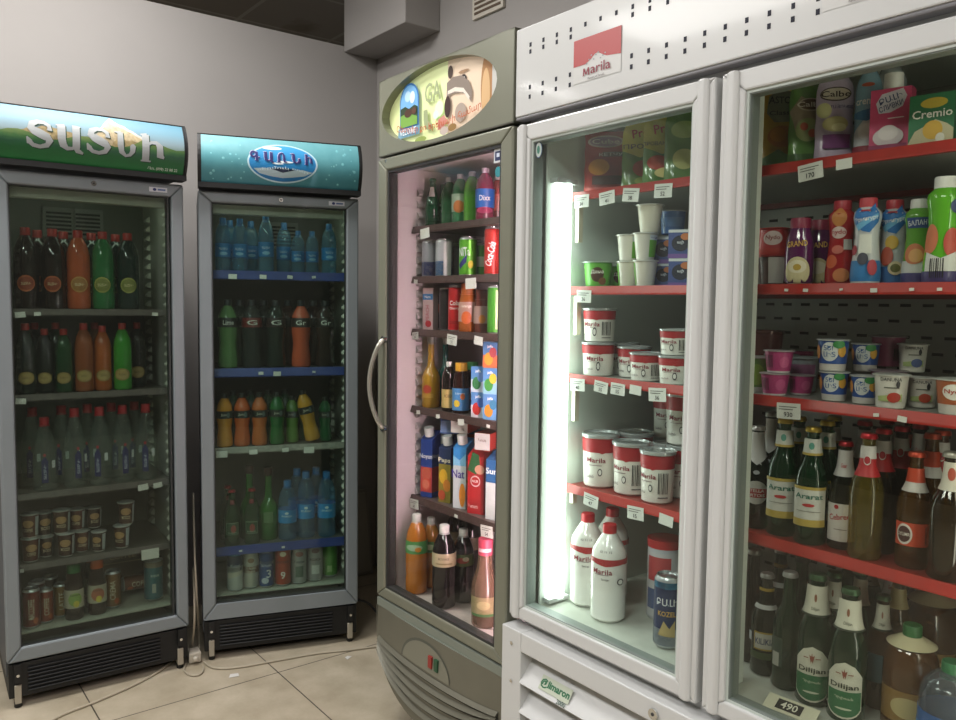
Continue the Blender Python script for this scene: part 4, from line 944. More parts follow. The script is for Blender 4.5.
for u, y, bands, ops, ds in (
  (235, .085, [(.05, .6, '#c2c4c0'), (.45, .86, '#1f2f48'), (.86, .93, '#4a8aa8')], [('t', 'Kozel', 0, .62, .08, '#b9c4c9', dict(w=.035)), ('p', [(-1, .3), (1, .42), (1, .5), (-1, .45)], '#c9c4b4')], 'navy and white beer can'),
  (251, .085, [(.05, .93, '#bdbab0'), (.40, .56, '#8a4a34')], [('t', 'TUBORG', 0, .52, .05, '#e0d8c8', dict(w=.04)), ('t', 'Green', 0, .44, .05, '#e0d8c8', dict(w=.035)), ('e', 0, .72, .4, .06, '#8a6a54')], 'silver beer can with brown band'),
  (266.5, .09, [(.05, .93, '#33508a'), (.62, .70, '#9aa4b4')], [('t', 'БАЛТИКА', 0, .6, .06, '#d6dce6', dict(w=.045)), ('t', '3', .3, .38, .22, '#d6dce6', dict(bold=.014)), ('e', -.2, .2, .5, .08, '#b9c0cc')], 'blue beer can with number 3'),
  (283, .095, [(.05, .93, '#b0442c')], [('t', 'БАЛТИКА', 0, .6, .06, '#2a2a30', dict(w=.045, bold=.014)), ('t', '9', 0, .28, .18, '#e6ddd4', dict(bold=.014)), ('e', 0, .8, .4, .06, '#d8c0a8')], 'red beer can with number 9'),
  (299, .105, [(.05, .93, '#a2a3a2')], [('t', 'Гжель', 0, .56, .07, '#3a4044', dict(w=.04)), ('r', -.5, .5, .18, .45, '#5a6a5e'), ('e', 0, .75, .5, .06, '#8a5a54')], 'silver beer can with grey-green panel'),
  (315, .115, [(.05, .93, '#9c9a9c')], [('t', 'KILIKIA', 0, .56, .06, '#54343a', dict(w=.045)), ('r', -.5, .5, .2, .42, '#cfcfcb'), ('e', 0, .78, .5, .06, '#7a5a60')], 'silver beer can with white panel'),
  (331, .15, [(.05, .93, '#4f9a34')], [('r', -.3, .3, .14, .3, '#9ac47a')], 'bright green drink can')):
    add('B', S(5, NB), u, y, FB, 'beer_can' if 'beer' in ds else 'drink_can', 'can', bc(bands, ops), ds, h=.08, jit=.05)
for u in (243, 259, 275, 291, 307): add('B', S(5, NB), u, .185, FB, 'beer_can', 'can', bc([(.05, .93, '#8a8c88')], []), 'plain silver beer can in the back row', h=.08)
# ---- cooler C
gb = lambda c, lab, t, cap='#d0c8c8', h=.155, R=.026, ops=(): bottle(h, R, c, cap, 'pet', .75, bands=[(.25, .6, lab)] if lab else (), ops=[('t', t, 0, .43, .10, '#ece8e0', dict(w=R * 1.2, bold=.014))] + list(ops))
yC = .145
for u, y, parts, ds in ((426.5, .15, bottle(.158, .024, '#1d5a3a', '#1a4a2c', 'glassb', .7, capk='crown', ops=[('r', -.6, .6, .62, .82, '#c9c4c0')]), 'green glass bottle with white neck label'),
  (438, .16, bottle(.158, .027, '#2a6a44', '#2a5a34', 'short', .7, ops=[('r', -.9, .9, .58, .85, '#6f8a50'), ('r', -.9, .9, .50, .56, '#b9c4b4')]), 'squat green bottle with olive label'),
  (449, .17, gb('#3f7a52', None, ''), 'plain green plastic bottle with pale cap'),
  (460, .155, gb('#3f8a5a', '#9fb8a0', '', ops=[('e', 0, .35, .7, .12, '#c4783a')]), 'green bottle with orange fruit label'),
  (472, .155, gb('#5fae3c', None, ''), 'bright green plastic bottle'),
  (485, .145, gb('#8a2a4a', '#2a62b0', 'Dixx', cap='#c9b8c8', R=.028, ops=[('e', 0, .2, .9, .06, '#b03060')]), 'purple bottle with blue lettered label'),
  (497.5, .15, gb('#8a2f2a', '#a0382e', ''), 'red plastic bottle by the door edge')):
    add('R', S(0, NC), u, y, ZC[0], 'soda_bottle', 'bottle', parts, ds, h=.06)
for u in (433, 455, 467, 480): add('R', S(0, NC), u, .235, ZC[0], 'soda_bottle', 'bottle', gb('#3a5a44', None, '', h=.15), 'green plastic bottle in the back row', h=.06)
c33 = lambda c, ops=(), b2=None, h=.118: can(h, .0265 if h < .13 else .024, bands=[(.05, .93, c)] + ([b2] if b2 else []), ops=list(ops))
for u, y, parts, ds in ((428.5, .135, c33('#a9adb4', [], (.05, .42, '#2a4690')), 'silver energy drink can with blue foot'), (436.5, .165, c33('#a8894a', [], (.05, .3, '#7a6a3c')), 'gold energy drink can'),
  (444, .135, c33('#b4b8bc', [('r', .2, 1.2, .05, .93, '#d2d4d4')], (.05, .42, '#3a72a8')), 'silver energy drink can with light blue foot'), (454.5, .155, c33('#5d5a62', [('t', 'NUVA', 0, .5, .1, '#8a8488', dict(rot=90, w=.05))]), 'dark grey drink can'),
  (468, .135, c33('#5fae2f', [('t', 'NITa', -.2, .62, .22, '#e8ecf0', dict(w=.036, bold=.014, rot=5)), ('p', [(-.9, .30), (.2, .55), (.1, .35), (-.7, .18)], '#2a2f6a'), ('e', .6, .3, .3, .1, '#d8c43a')]), 'lime-green soda can with slanted white lettering'),
  (481, .165, c33('#4f9a3a', [('r', -.4, .8, .3, .6, '#b9c8a8')]), 'green drink can with pale label'),
  (492.5, .135, can(.14, .0235, bands=[(.04, .95, '#c02822')], ops=[('t', 'Coca-Cola', 0, .45, .16, '#efe6e2', dict(rot=78, w=.07, bold=.02, shear=.2))]), 'tall red cola can with white script')):
    add('R', S(1, NC), u, y, ZC[1], 'drink_can', 'can', parts, ds, h=.05, jit=.05, k=.7)
for u in (433, 449, 462, 474): add('R', S(1, NC), u, .215, ZC[1], 'drink_can', 'can', c33('#8a8c92'), 'silver drink can in the back row', h=.05)
for u, y, kind, cat, parts, ds, rot in ((425.5, .145, 'juice_carton', 'carton', carton(.04, .03, .135, '#c9b0b0', [('r', -.5, .5, .72, .86, '#3a78b0'), ('t', 'Nura', 0, .79, .06, '#e4e8ec'), ('t', 'PEACH', 0, .4, .1, '#b06070', dict(rot=90, w=.05)), ('e', .1, .15, .3, .08, '#b03038')]), 'small pink drink carton with blue stripe', .35),
  (436, .15, 'drink_can', 'can', can(.135, .022, bands=[(.04, .95, '#231c1c')], ops=[('r', -.9, -.5, .1, .9, '#c8b03a'), ('e', .1, .6, .5, .12, '#c0502c')]), 'black slim can with orange emblem', None),
  (446, .16, 'drink_can', 'can', can(.135, .022, bands=[(.04, .95, '#3c3638')], ops=[]), 'dark grey slim can', None),
  (455.5, .14, 'drink_can', 'can', can(.142, .022, bands=[(.04, .95, '#c0282a')], ops=[('t', 'Cola', 0, .62, .10, '#ece4e0', dict(w=.03, bold=.014)), ('t', 'Cherry', 0, .5, .07, '#ece4e0', dict(w=.03)), ('t', 'zero', 0, .2, .07, '#8a1a1c', dict(w=.03))]), 'slim red drink can with white lettering', None),
  (468, .145, 'juice_bottle', 'bottle', bottle(.148, .029, '#b8642c', '#b8602c', 'short', .8, bands=[(.22, .62, '#b08a80')], ops=[('e', 0, .3, .55, .13, '#d0622c'), ('t', 'orange', 0, .52, .06, '#f0e6d8', dict(w=.03))]), 'small orange juice bottle with orange fruit label', None),
  (482, .155, 'juice_bottle', 'bottle', bottle(.148, .029, '#6a3426', '#6a3028', 'short', .8, bands=[(.22, .62, '#9a8078')], ops=[('e', .2, .32, .4, .10, '#b8742c')]), 'small brown juice bottle with beige label', None),
  (495, .135, 'drink_can', 'can', can(.14, .022, bands=[(.04, .95, '#4a9a30')], ops=[('r', .2, .5, .1, .9, '#bcd0a0')]), 'slim green drink can', None)):
    add('R', S(2, NC), u, y, ZC[2], kind, cat, parts, ds, rot=rot, h=.06, jit=.05)
for u, y, kind, cat, parts, ds, rot in ((430.5, .145, 'soda_bottle', 'bottle', bottle(.232, .030, '#c2962c', '#8a8a80', 'long', .7, ops=[('e', -.2, .26, .5, .06, '#a8402c'), ('r', -.7, .5, .14, .2, '#b08a30')]), 'long-necked yellow soda bottle', None),
  (441, .195, 'soda_bottle', 'bottle', bottle(.23, .027, '#1f7a74', '#8a8a80', 'long', .6), 'long-necked teal bottle behind the yellow one', None),
  (449, .135, 'soda_bottle', 'bottle', bottle(.155, .023, '#1c1210', '#d2d0cc', 'pet', .8, bands=[(.08, .45, '#bda466')], ops=[('t', 'ICED', 0, .32, .06, '#3a2a1c', dict(w=.024))]), 'small dark bottle with white cap and sand label', None),
  (461, .14, 'juice_bottle', 'bottle', bottle(.178, .031, '#2c1410', '#d29a2c', 'short', .8, capk='wide', bands=[(.06, .50, '#4a86bc')], ops=[('e', -.3, .2, .4, .07, '#d8b83a'), ('t', 'Lipton', .1, .40, .05, '#dfe8ee', dict(w=.034)), ('e', .4, .34, .25, .06, '#c46a34')]), 'dark juice bottle with yellow cap and blue label', None),
  (472.5, .15, 'juice_bottle', 'bottle', bottle(.172, .028, '#2c1410', '#2f7a3a', 'short', .8, capk='wide', bands=[(.06, .50, '#b04a74')], ops=[('e', 0, .33, .6, .08, '#e0d8e0'), ('e', .2, .18, .4, .06, '#3a62a8')]), 'dark juice bottle with green cap and pink label', None)):
    add('R', S(3, NC), u, y, ZC[3], kind, cat, parts, ds, rot=rot, h=.06, jit=.1)
def jbox(a, b, f, h=.075): return carton(.046, .034, h, '#5a8ac0', [('r', -.5, .5, 0, .5, a), ('e', -.1, .35, .3, .25, b), ('e', .2, .6, .25, .2, f), ('t', 'jaffa', 0, .82, .14, '#f0f0ee', dict(bold=.014))], [('r', -.5, .5, 0, 1, '#c9d2dc'), ('e', 0, .5, .3, .2, b)])
for u, y, lv, a, b, f, ds in ((480.5, .135, 0, '#c9ccd0', '#c0302c', '#3a62b0', 'lower small juice box with red berry'), (480.5, .137, 1, '#c4ccd8', '#3a7a4a', '#6a8ac8', 'upper small juice box with green fruit'),
   (492.5, .135, 0, '#6aa0d0', '#d8902c', '#3a7a9a', 'bottom juice box with orange fruit'), (492.5, .137, 1, '#8ab8c8', '#3f8a3c', '#c8b43a', 'middle juice box with green leaf'), (492.5, .139, 2, '#c8704a', '#d8a03a', '#b04a54', 'topmost juice box with orange print')):
    add('R', S(3, NC), u, y, ZC[3] + lv * .0765, 'juice_box', 'carton', jbox(a, b, f), ds, rot=.5, h=.04)
# fifth shelf: litre cartons
z = ZC[4]
def litre(base, ops, side=(), cap='#d8dad8', top='slant', w=.045, d=.048, h=.215, topcol=None): return carton(w, d, h, base, ops, side, top, cap, topcol)
for u, y, parts, ds, rot in (
  (427.5, .14, litre('#22408a', [('r', -.5, .5, .08, .46, '#b8403c'), ('e', 0, .36, .42, .10, '#c8604c'), ('e', 0, .20, .4, .10, '#d0553f'), ('e', 0, .20, .3, .07, '#dc7a62'), ('t', 'Noyan', 0, .62, .09, '#e4e8ee', dict(w=.05, bold=.014))], [('r', -.5, .5, .08, .46, '#a83a3a'), ('t', 'Noyan', 0, .62, .08, '#dfe4ec', dict(w=.045))]), 'tall blue juice carton with grapefruit slices', .35),
  (438.5, .165, litre('#2a4690', [('r', -.5, .5, .06, .44, '#b0545c'), ('t', 'Noyan', 0, .58, .09, '#e4e8ee', dict(w=.05, bold=.014))], [('r', -.5, .5, .06, .44, '#a04a5c')], h=.205), 'tall blue juice carton with pink fruit', .35),
  (449, .155, litre('#1f3058', [('r', -.5, .5, .0, .62, '#8a7a2c'), ('e', -.1, .42, .35, .12, '#d8a82c'), ('e', .2, .28, .3, .10, '#c87a2c'), ('e', -.2, .12, .3, .08, '#b04a2c'), ('t', 'Paps', 0, .68, .09, '#f0e4c8', dict(w=.045, bold=.014))], [('r', -.5, .5, 0, .6, '#7a6a2c')], h=.198), 'navy juice carton with yellow and orange fruit', .35),
  (463.5, .15, litre('#3a86c8', [('r', -.5, .5, 0, .62, '#c2c9cc'), ('p', [(-.5, .62), (.5, .62), (.5, .80), (0, .70), (-.5, .76)], '#7fb8dc'), ('t', 'Nat', -.1, .50, .12, '#4a3a8a', dict(w=.045, bold=.014)), ('e', .25, .20, .24, .17, '#d8862c')], [('r', -.5, .5, 0, .7, '#bcc2c4'), ('e', .2, .22, .26, .18, '#d88a2c'), ('r', -.5, .5, .38, .42, '#7fae4a')], h=.215), 'light blue and white juice carton with orange', .40),
  (479.5, .15, litre('#a82428', [('p', [(-.5, .66), (-.2, .94), (.2, .9), (.3, .66), (0, .60)], '#2c5a34'), ('e', .25, .68, .3, .07, '#c8927a'), ('e', 0, .50, .3, .085, '#d8c0bc'), ('e', 0, .50, .25, .065, '#b02428'), ('t', 'NUR', 0, .5, .04, '#ece4e2', dict(w=.022)), ('t', 'Նուռ', -.1, .12, .06, '#dcc0bc')], [('r', -.5, .5, 0, 1, '#c2302c'), ('e', -.1, .4, .1, .02, '#c8a050')], cap=None, w=.056, h=.2), 'red pomegranate juice carton with dark green leaf', .40),
  (496, .15, litre('#2a5a8a', [('r', -.5, .5, 0, .55, '#b8c0bc'), ('t', 'Sun', 0, .72, .09, '#e8e8e0', dict(w=.04, bold=.014))], [('r', -.5, .5, 0, .5, '#b9bdb0')], h=.2, cap=None, w=.04), 'blue and white juice carton at the door edge', .3)):
    add('R', S(4, NC), u, y, z, 'juice_carton', 'carton', parts, ds, rot=rot, h=.1)
RX = lambda a: Matrix.Rotation(a, 4, 'X'); RYm = lambda a: Matrix.Rotation(a, 4, 'Y')
redw = carton(.062, .062, .195, '#c83a2c', [('r', -.5, .5, .0, .3, '#c8c8c4')], [], 'flat', None)
endw = carton(.066, .135, .056, '#c9372b', [('r', -.5, .5, 0, 1, '#cfccc6'), ('t', 'Նուռ', 0, .68, .2, '#6a4a44'), ('t', '1L', .25, .25, .16, '#3a3434')], [('p', [(-.5, 0), (.5, 0), (.5, 1), (-.2, 1), (-.5, .8)], '#d8452f')])
add('R', S(4, NC), 466, .185, z + .2165, 'juice_carton', 'carton', endw, 'red carton lying on top with white end facing out', rot=.55, h=.02)
add('R', S(4, NC), 491, .175, z + .2035, 'juice_carton', 'carton', carton(.05, .12, .05, '#a82a28', [('r', -.5, .5, 0, 1, '#c9c6c2'), ('t', 'Նուռ', 0, .6, .2, '#6a4a44')], [('r', -.5, .5, .0, 1, '#b83a30')]), 'smaller red carton lying by the door edge', rot=.45, h=.02)
add('R', S(4, NC), 446, .175, z + .2175, 'juice_carton', 'carton', carton(.058, .14, .05, '#3a5a9a', [('r', -.5, .5, .1, .9, '#7a96c4')], [], 'flat', None), 'blue carton lying across the upright ones', rot=.9, h=.02)
for u, y in ((433, .245), (450, .25), (468, .25), (484, .245)): add('R', S(4, NC), u, y, z, 'juice_carton', 'carton', litre('#274684' if u < 460 else '#a02a2a', [], h=.2, cap=None), ('blue' if u < 460 else 'red') + ' juice carton in the back row', rot=.7, h=.1)
# floor: big bottles
def big(c, lab, ops, cap='#dcd8d4', h=.315, R=.044, kind='pet', fill=.85): return bottle(h, R, c, cap, kind, fill, bands=[(.52, .68, lab)] if lab else (), ops=ops)
for u, y, parts, ds in (
  (416.5, .080, big('#c07428', '#4a8a4c', [('e', 0, .60, .8, .04, '#9ab89a'), ('e', .4, .58, .3, .03, '#c8842c')]), 'large orange soda bottle with green label'),
  (431, .11, big('#b87428', '#4f7a44', [('e', 0, .6, .6, .04, '#b9c09a')], h=.29, R=.04), 'orange-brown soda bottle with dull green label'),
  (444, .080, big('#160d10', '#b9a888', [('t', 'KVAS', 0, .62, .03, '#5a4a30', dict(w=.04)), ('r', -.7, .7, .55, .57, '#8a7a54')], h=.30), 'black drink bottle with beige label'),
  (463, .11, big('#160f12', '#4a5a34', [('e', 0, .6, .6, .04, '#8a3a34'), ('e', .3, .62, .3, .03, '#a8a890')], h=.29), 'black drink bottle with green and red label'),
  (485, .095, bottle(.262, .041, '#8a6a58', '#c0405a', 'sauce', .55, capk='wide', bands=[(.14, .36, '#9a8a64')], ops=[('r', -1, 1, .14, .17, '#4a7a44'), ('e', 0, .27, .5, .05, '#b8a67a'), ('r', -1, 1, .86, .9, '#e0c8cc')]), 'brownish sauce bottle with wide pink-red cap'),
  ):
    add('R', S(5, NC), u, y, FC, 'soda_bottle' if 'sauce' not in ds else 'sauce_bottle', 'bottle', parts, ds, h=.12)
for u, y in ((455, .25), (471, .25)): add('R', S(5, NC), u, y, FC, 'soda_bottle', 'bottle', big('#2a1c18', '#6a5a44', []), 'dark soda bottle in the back row', h=.12)
# ---- left white door
rd = '#a8242c'
def bag(body, ops): return pouch(.135, .175, .05, body, ops, top='flat', rough=.3)
for u, y, parts, ds, rot in (
  (602, .20, pouch(.13, .158, .05, '#9a3a38', [('r', -.5, .5, .0, .10, '#c04a44'), ('e', -.1, .83, .35, .10, '#c2b4b0'), ('e', -.1, .83, .31, .08, '#8a7088'), ('t', 'Cube', -.1, .83, .08, '#e4dcd8', dict(w=.07, bold=.014)), ('r', -.15, .3, .58, .66, '#5a4440'), ('t', 'КЕТЧУП', .05, .62, .05, '#d8c8c0', dict(w=.07)), ('e', -.22, .42, .2, .13, '#d08a34'), ('r', -.35, .4, .14, .28, '#4a2c2a')], top='flat'), 'red snack bag with purple oval and orange fruit', .75),
  (620, .22, pouch(.12, .16, .05, '#8a2f30', [('r', -.4, .4, .2, .8, '#6a2a2a')], top='flat'), 'dark red bag behind the others', .7),
  (640, .19, pouch(.085, .165, .034, '#5a7a34', [('p', [(-.5, .98), (.5, .98), (.5, .56), (0, .46), (-.5, .56)], '#b8ae4a'), ('t', 'Pro', 0, .82, .13, '#a8342c', dict(bold=.014, rot=12)), ('t', 'ПРОВА', .0, .62, .07, '#4a4a34', dict(w=.08)), ('e', .1, .30, .3, .12, '#b04a34'), ('e', .15, .12, .3, .06, '#8a9a44')], top='round'), 'green and yellow mayonnaise pouch with red lettering', .75),
  (662, .155, pouch(.085, .165, .034, '#4f7a30', [('p', [(-.5, .90), (-.2, 1), (.3, 1), (.5, .9), (.5, .50), (0, .42), (-.5, .52)], '#a8a040'), ('t', 'Pro', 0, .78, .13, '#a8342c', dict(bold=.014, rot=12)), ('t', 'ПРОВАНСАЛЬ', .0, .57, .055, '#4a4a34', dict(w=.09)), ('e', -.1, .30, .3, .10, '#b0402c'), ('e', .1, .16, .3, .07, '#d0c078')], top='round'), 'green mayonnaise pouch with red lettering in front', .75),
  (684, .15, pouch(.085, .165, .034, '#54743a', [('e', 0, .7, .35, .12, '#8a9a58'), ('e', 0, .3, .3, .14, '#a8a868')], top='round'), 'olive-green pouch at the door edge', .75)):
    add('R', S(0, ND), u, y, ZD[0], 'mayonnaise_pouch' if 'pouch' in ds else 'snack_bag', 'pouch' if 'pouch' in ds else 'bag', parts, ds, rot=rot, h=.08)
gcup = cup(.066, .030, .036, '#4f9a34', '#b9c2bc', bands=[(.1, .9, '#5fa63a')], ops=[('e', 0, .5, .5, .28, '#4a2c1c'), ('t', 'Дана', 0, .6, .16, '#e8e4d8', dict(w=.034, bold=.014)), ('e', .4, .25, .3, .14, '#7a4a2c')])
for u, y in ((596.5, .17), (612, .18)): add('R', S(1, ND), u, y, ZD[1], 'yogurt_cup', 'cup', gcup, 'short green dessert cup with foil lid', h=.03, k=1)
tcup = cup(.064, .021, .0275, '#ddd8cc', '#e4e4de', ops=[('r', .3, 1.3, .1, .9, '#6fb43c'), ('r', .3, 1.3, .72, .9, '#dfe6ea'), ('t', 'Ալի', .8, .8, .08, '#2a4a8a', dict(w=.02))])
wcup = cup(.064, .021, .0275, '#dcd6c8', '#e4e4de', ops=[('r', -1.9, -1.2, .1, .9, '#6fb43c')])
bcup = carton(.054, .054, .064, '#4a5a94', [('r', -.5, .5, .9, 1, '#dadfe2'), ('e', 0, .52, .36, .28, '#2a2c3c'), ('t', 'ալի', 0, .55, .14, '#dfe4ec', dict(bold=.014)), ('e', .2, .75, .2, .12, '#c87a4a'), ('r', -.5, .5, 0, .15, '#7a5aa0')], [('r', -.5, .5, .9, 1, '#dadfe2'), ('r', -.5, .5, .0, .88, '#3f4f8a'), ('e', 0, .55, .3, .25, '#2a2c3c'), ('e', .1, .3, .3, .14, '#c85a4a')])
P1 = ((628.5, .17), (645.5, .155)); 
for i, (u, y) in enumerate(P1):
    for lv in (0, 1): add('R', S(1, ND), u, y, ZD[1] + lv * .0648, 'yogurt_cup', 'cup', tcup if lv else wcup, ('upper' if lv else 'lower') + ' tall white yogurt cup with green strip', h=.04, k=1, jit=.1)
add('R', S(1, ND), 650, .165, ZD[1] + .1296, 'yogurt_cup', 'cup', cup(.066, .022, .030, '#e2dccb', '#e6e6e0'), 'plain cream yogurt cup, topmost of the stack', h=.04)
add('R', S(1, ND), 620, .235, ZD[1], 'yogurt_cup', 'cup', cup(.10, .026, .034, '#cfd8c4', '#7fb84a', ops=[('e', .6, .6, .6, .3, '#7fb84a'), ('t', 'ալի', .6, .6, .12, '#2a4a8a', dict(w=.03))]), 'rounded green and white cup behind the stack', h=.04)
for u, y in ((665, .155), (682, .15)):
    for lv in (0, 1): add('R', S(1, ND), u, y, ZD[1] + lv * .0655, 'yogurt_cup', 'cup', bcup, ('upper' if lv else 'lower') + ' square violet-blue yogurt pot', h=.04, rot=.55)
add('R', S(1, ND), 673, .165, ZD[1] + .131, 'yogurt_cup', 'cup', cup(.062, .030, .033, '#5a84c4', '#dfe2e0', ops=[('r', -1, 1, .3, .7, '#6f96cc')]), 'blue yogurt cup on top of the square pots', h=.04)
def mar_(h, R, barcode=False, big=False):
    ops = [('p', [(-1.5, .90), (1.5, .90), (1.5, .68), (.8, .72), (.1, .64), (-.5, .72), (-1.5, .66)], rd), ('t', 'Marila', -.25, .52, .13 if not big else .09, '#8a2438', dict(w=R * 1.15, bold=.012)), ('r', -.7, .1, .42, .43, '#7a5a5c'), ('e', .0, .30, .13, .13 if not big else .07, '#3a3a3c'), ('e', .0, .30, .09, .09 if not big else .05, '#e4e2dc'), ('t', 'մածուն', -.6, .22, .06, '#54484a', dict(w=R * .5))]
    if barcode: ops += [('b', .45, 1.05, .2, .6, 0), ('r', .45, 1.05, .12, .14, '#3a3638')]
    return cup(h, R * .9, R, '#e6e3da', '#b4b8b8', bands=[(.66, .92, rd)], ops=ops, lidk='clear', seg=24)
for u, y, lv, h, bc_, ds, k in ((594, .175, 0, .086, 0, 'lower white and red yogurt tub at the left end', 1.0), (597.5, .177, 1, .086, 1, 'upper white and red yogurt tub at the left end', .6), (617, .235, 0, .082, 0, 'white and red tub second from left, set back', .7), (634, .215, 0, .078, 0, 'white and red yogurt tub half hidden in the middle', .6), (646.5, .155, 0, .068, 1, 'low white and red yogurt tub standing in front', .75), (676, .15, 0, .066, 0, 'lower white and red tub at the door edge', .9), (676, .152, 1, .066, 1, 'upper white and red tub at the door edge', .6)):
    add('R', S(2, ND), u, y, ZD[2] + lv * (h + .0015), 'yogurt_tub', 'tub', mar_(h, .041 if h > .07 else .040, bool(bc_)), ds, k=k, h=.04, jit=0)
for u, y, h, R, bc_, ds, k, lv in ((600, .185, .138, .046, 0, 'large white and red tub at the left end', 1.0, 0), (631, .17, .130, .045, 1, 'large white and red tub with barcode in the middle', .45, 0), (657.5, .15, .125, .041, 1, 'large white and red tub with barcode in front', .4, 0), (634, .275, .135, .048, 0, 'large white and red tub standing behind', .8, 0), (668, .225, .13, .044, 0, 'lower tall white and red tub at the door edge', .8, 0), (668, .227, .130, .044, 0, 'upper tall white and red tub at the door edge', .9, 1), (683, .165, .128, .042, 0, 'white and red tub half behind the door frame', .9, 0), (683, .167, .128, .042, 0, 'white and red tub above, half behind the door frame', .9, 1)):
    add('R', S(3, ND), u, y, ZD[3] + lv * (h + .0015), 'yogurt_tub', 'tub', mar_(h, R, bool(bc_), True), ds, k=k, h=.06, jit=0)
milk = bottle(.235, .043, '#eeece6', '#b81e28', 'milk', 1, opaque=True, capk='wide', bands=[(.38, .65, '#e6e3de')], ops=[('p', [(-2.2, .67), (2.2, .67), (2.2, .60), (1, .615), (0, .595), (-.8, .62), (-2.2, .6)], rd), ('t', 'Marila', -.2, .54, .055, '#8a2438', dict(w=.05, bold=.012)), ('r', -.6, .2, .505, .51, '#6a5a5c'), ('t', 'կաթ', 0, .46, .03, '#4a4446', dict(w=.018)), ('e', .85, .44, .2, .035, '#3a3a3c'), ('e', .85, .44, .14, .025, '#e4e2dc'), ('t', '02 11 12', 0, .75, .02, '#5a5654', dict(w=.03))], seg=28)
for u, y, ds, k in ((583.5, .155, 'white milk bottle with red cap at the left', .9), (608.5, .125, 'white milk bottle with red cap in front', .75), (606, .235, 'white milk bottle with red cap behind the other two', .8)):
    add('R', S(5, ND), u, y, FD, 'milk_bottle', 'bottle', milk, ds, k=k, h=.1, jit=0)
add('R', S(5, ND), 664, .24, FD, 'milk_powder_tin', 'tin', cup(.20, .041, .041, '#b9bcc4', '#b3242a', bands=[(.05, .85, '#c2c0c4')], ops=[('r', -.9, .6, .5, .8, '#b03a40'), ('r', -.9, .6, .15, .4, '#54628a')], lidk='wide'), 'tall silver tin with red lid')
add('R', S(5, ND), 668, .115, FD, 'drink_can', 'can', can(.165, .031, bands=[(.05, .93, '#22305a'), (.84, .93, '#3f9ac4'), (.05, .28, '#c4ccd2')], ops=[('t', 'ԲԱԼԻ', 0, .66, .10, '#c9cfd8', dict(w=.05, bold=.014)), ('t', 'KOZEL', 0, .5, .07, '#c9a04a', dict(w=.04)), ('p', [(-.6, .2), (-.2, .4), (.2, .3), (.6, .42), (.6, .18)], '#b8a06a')]), 'navy can with light blue top at the door edge')
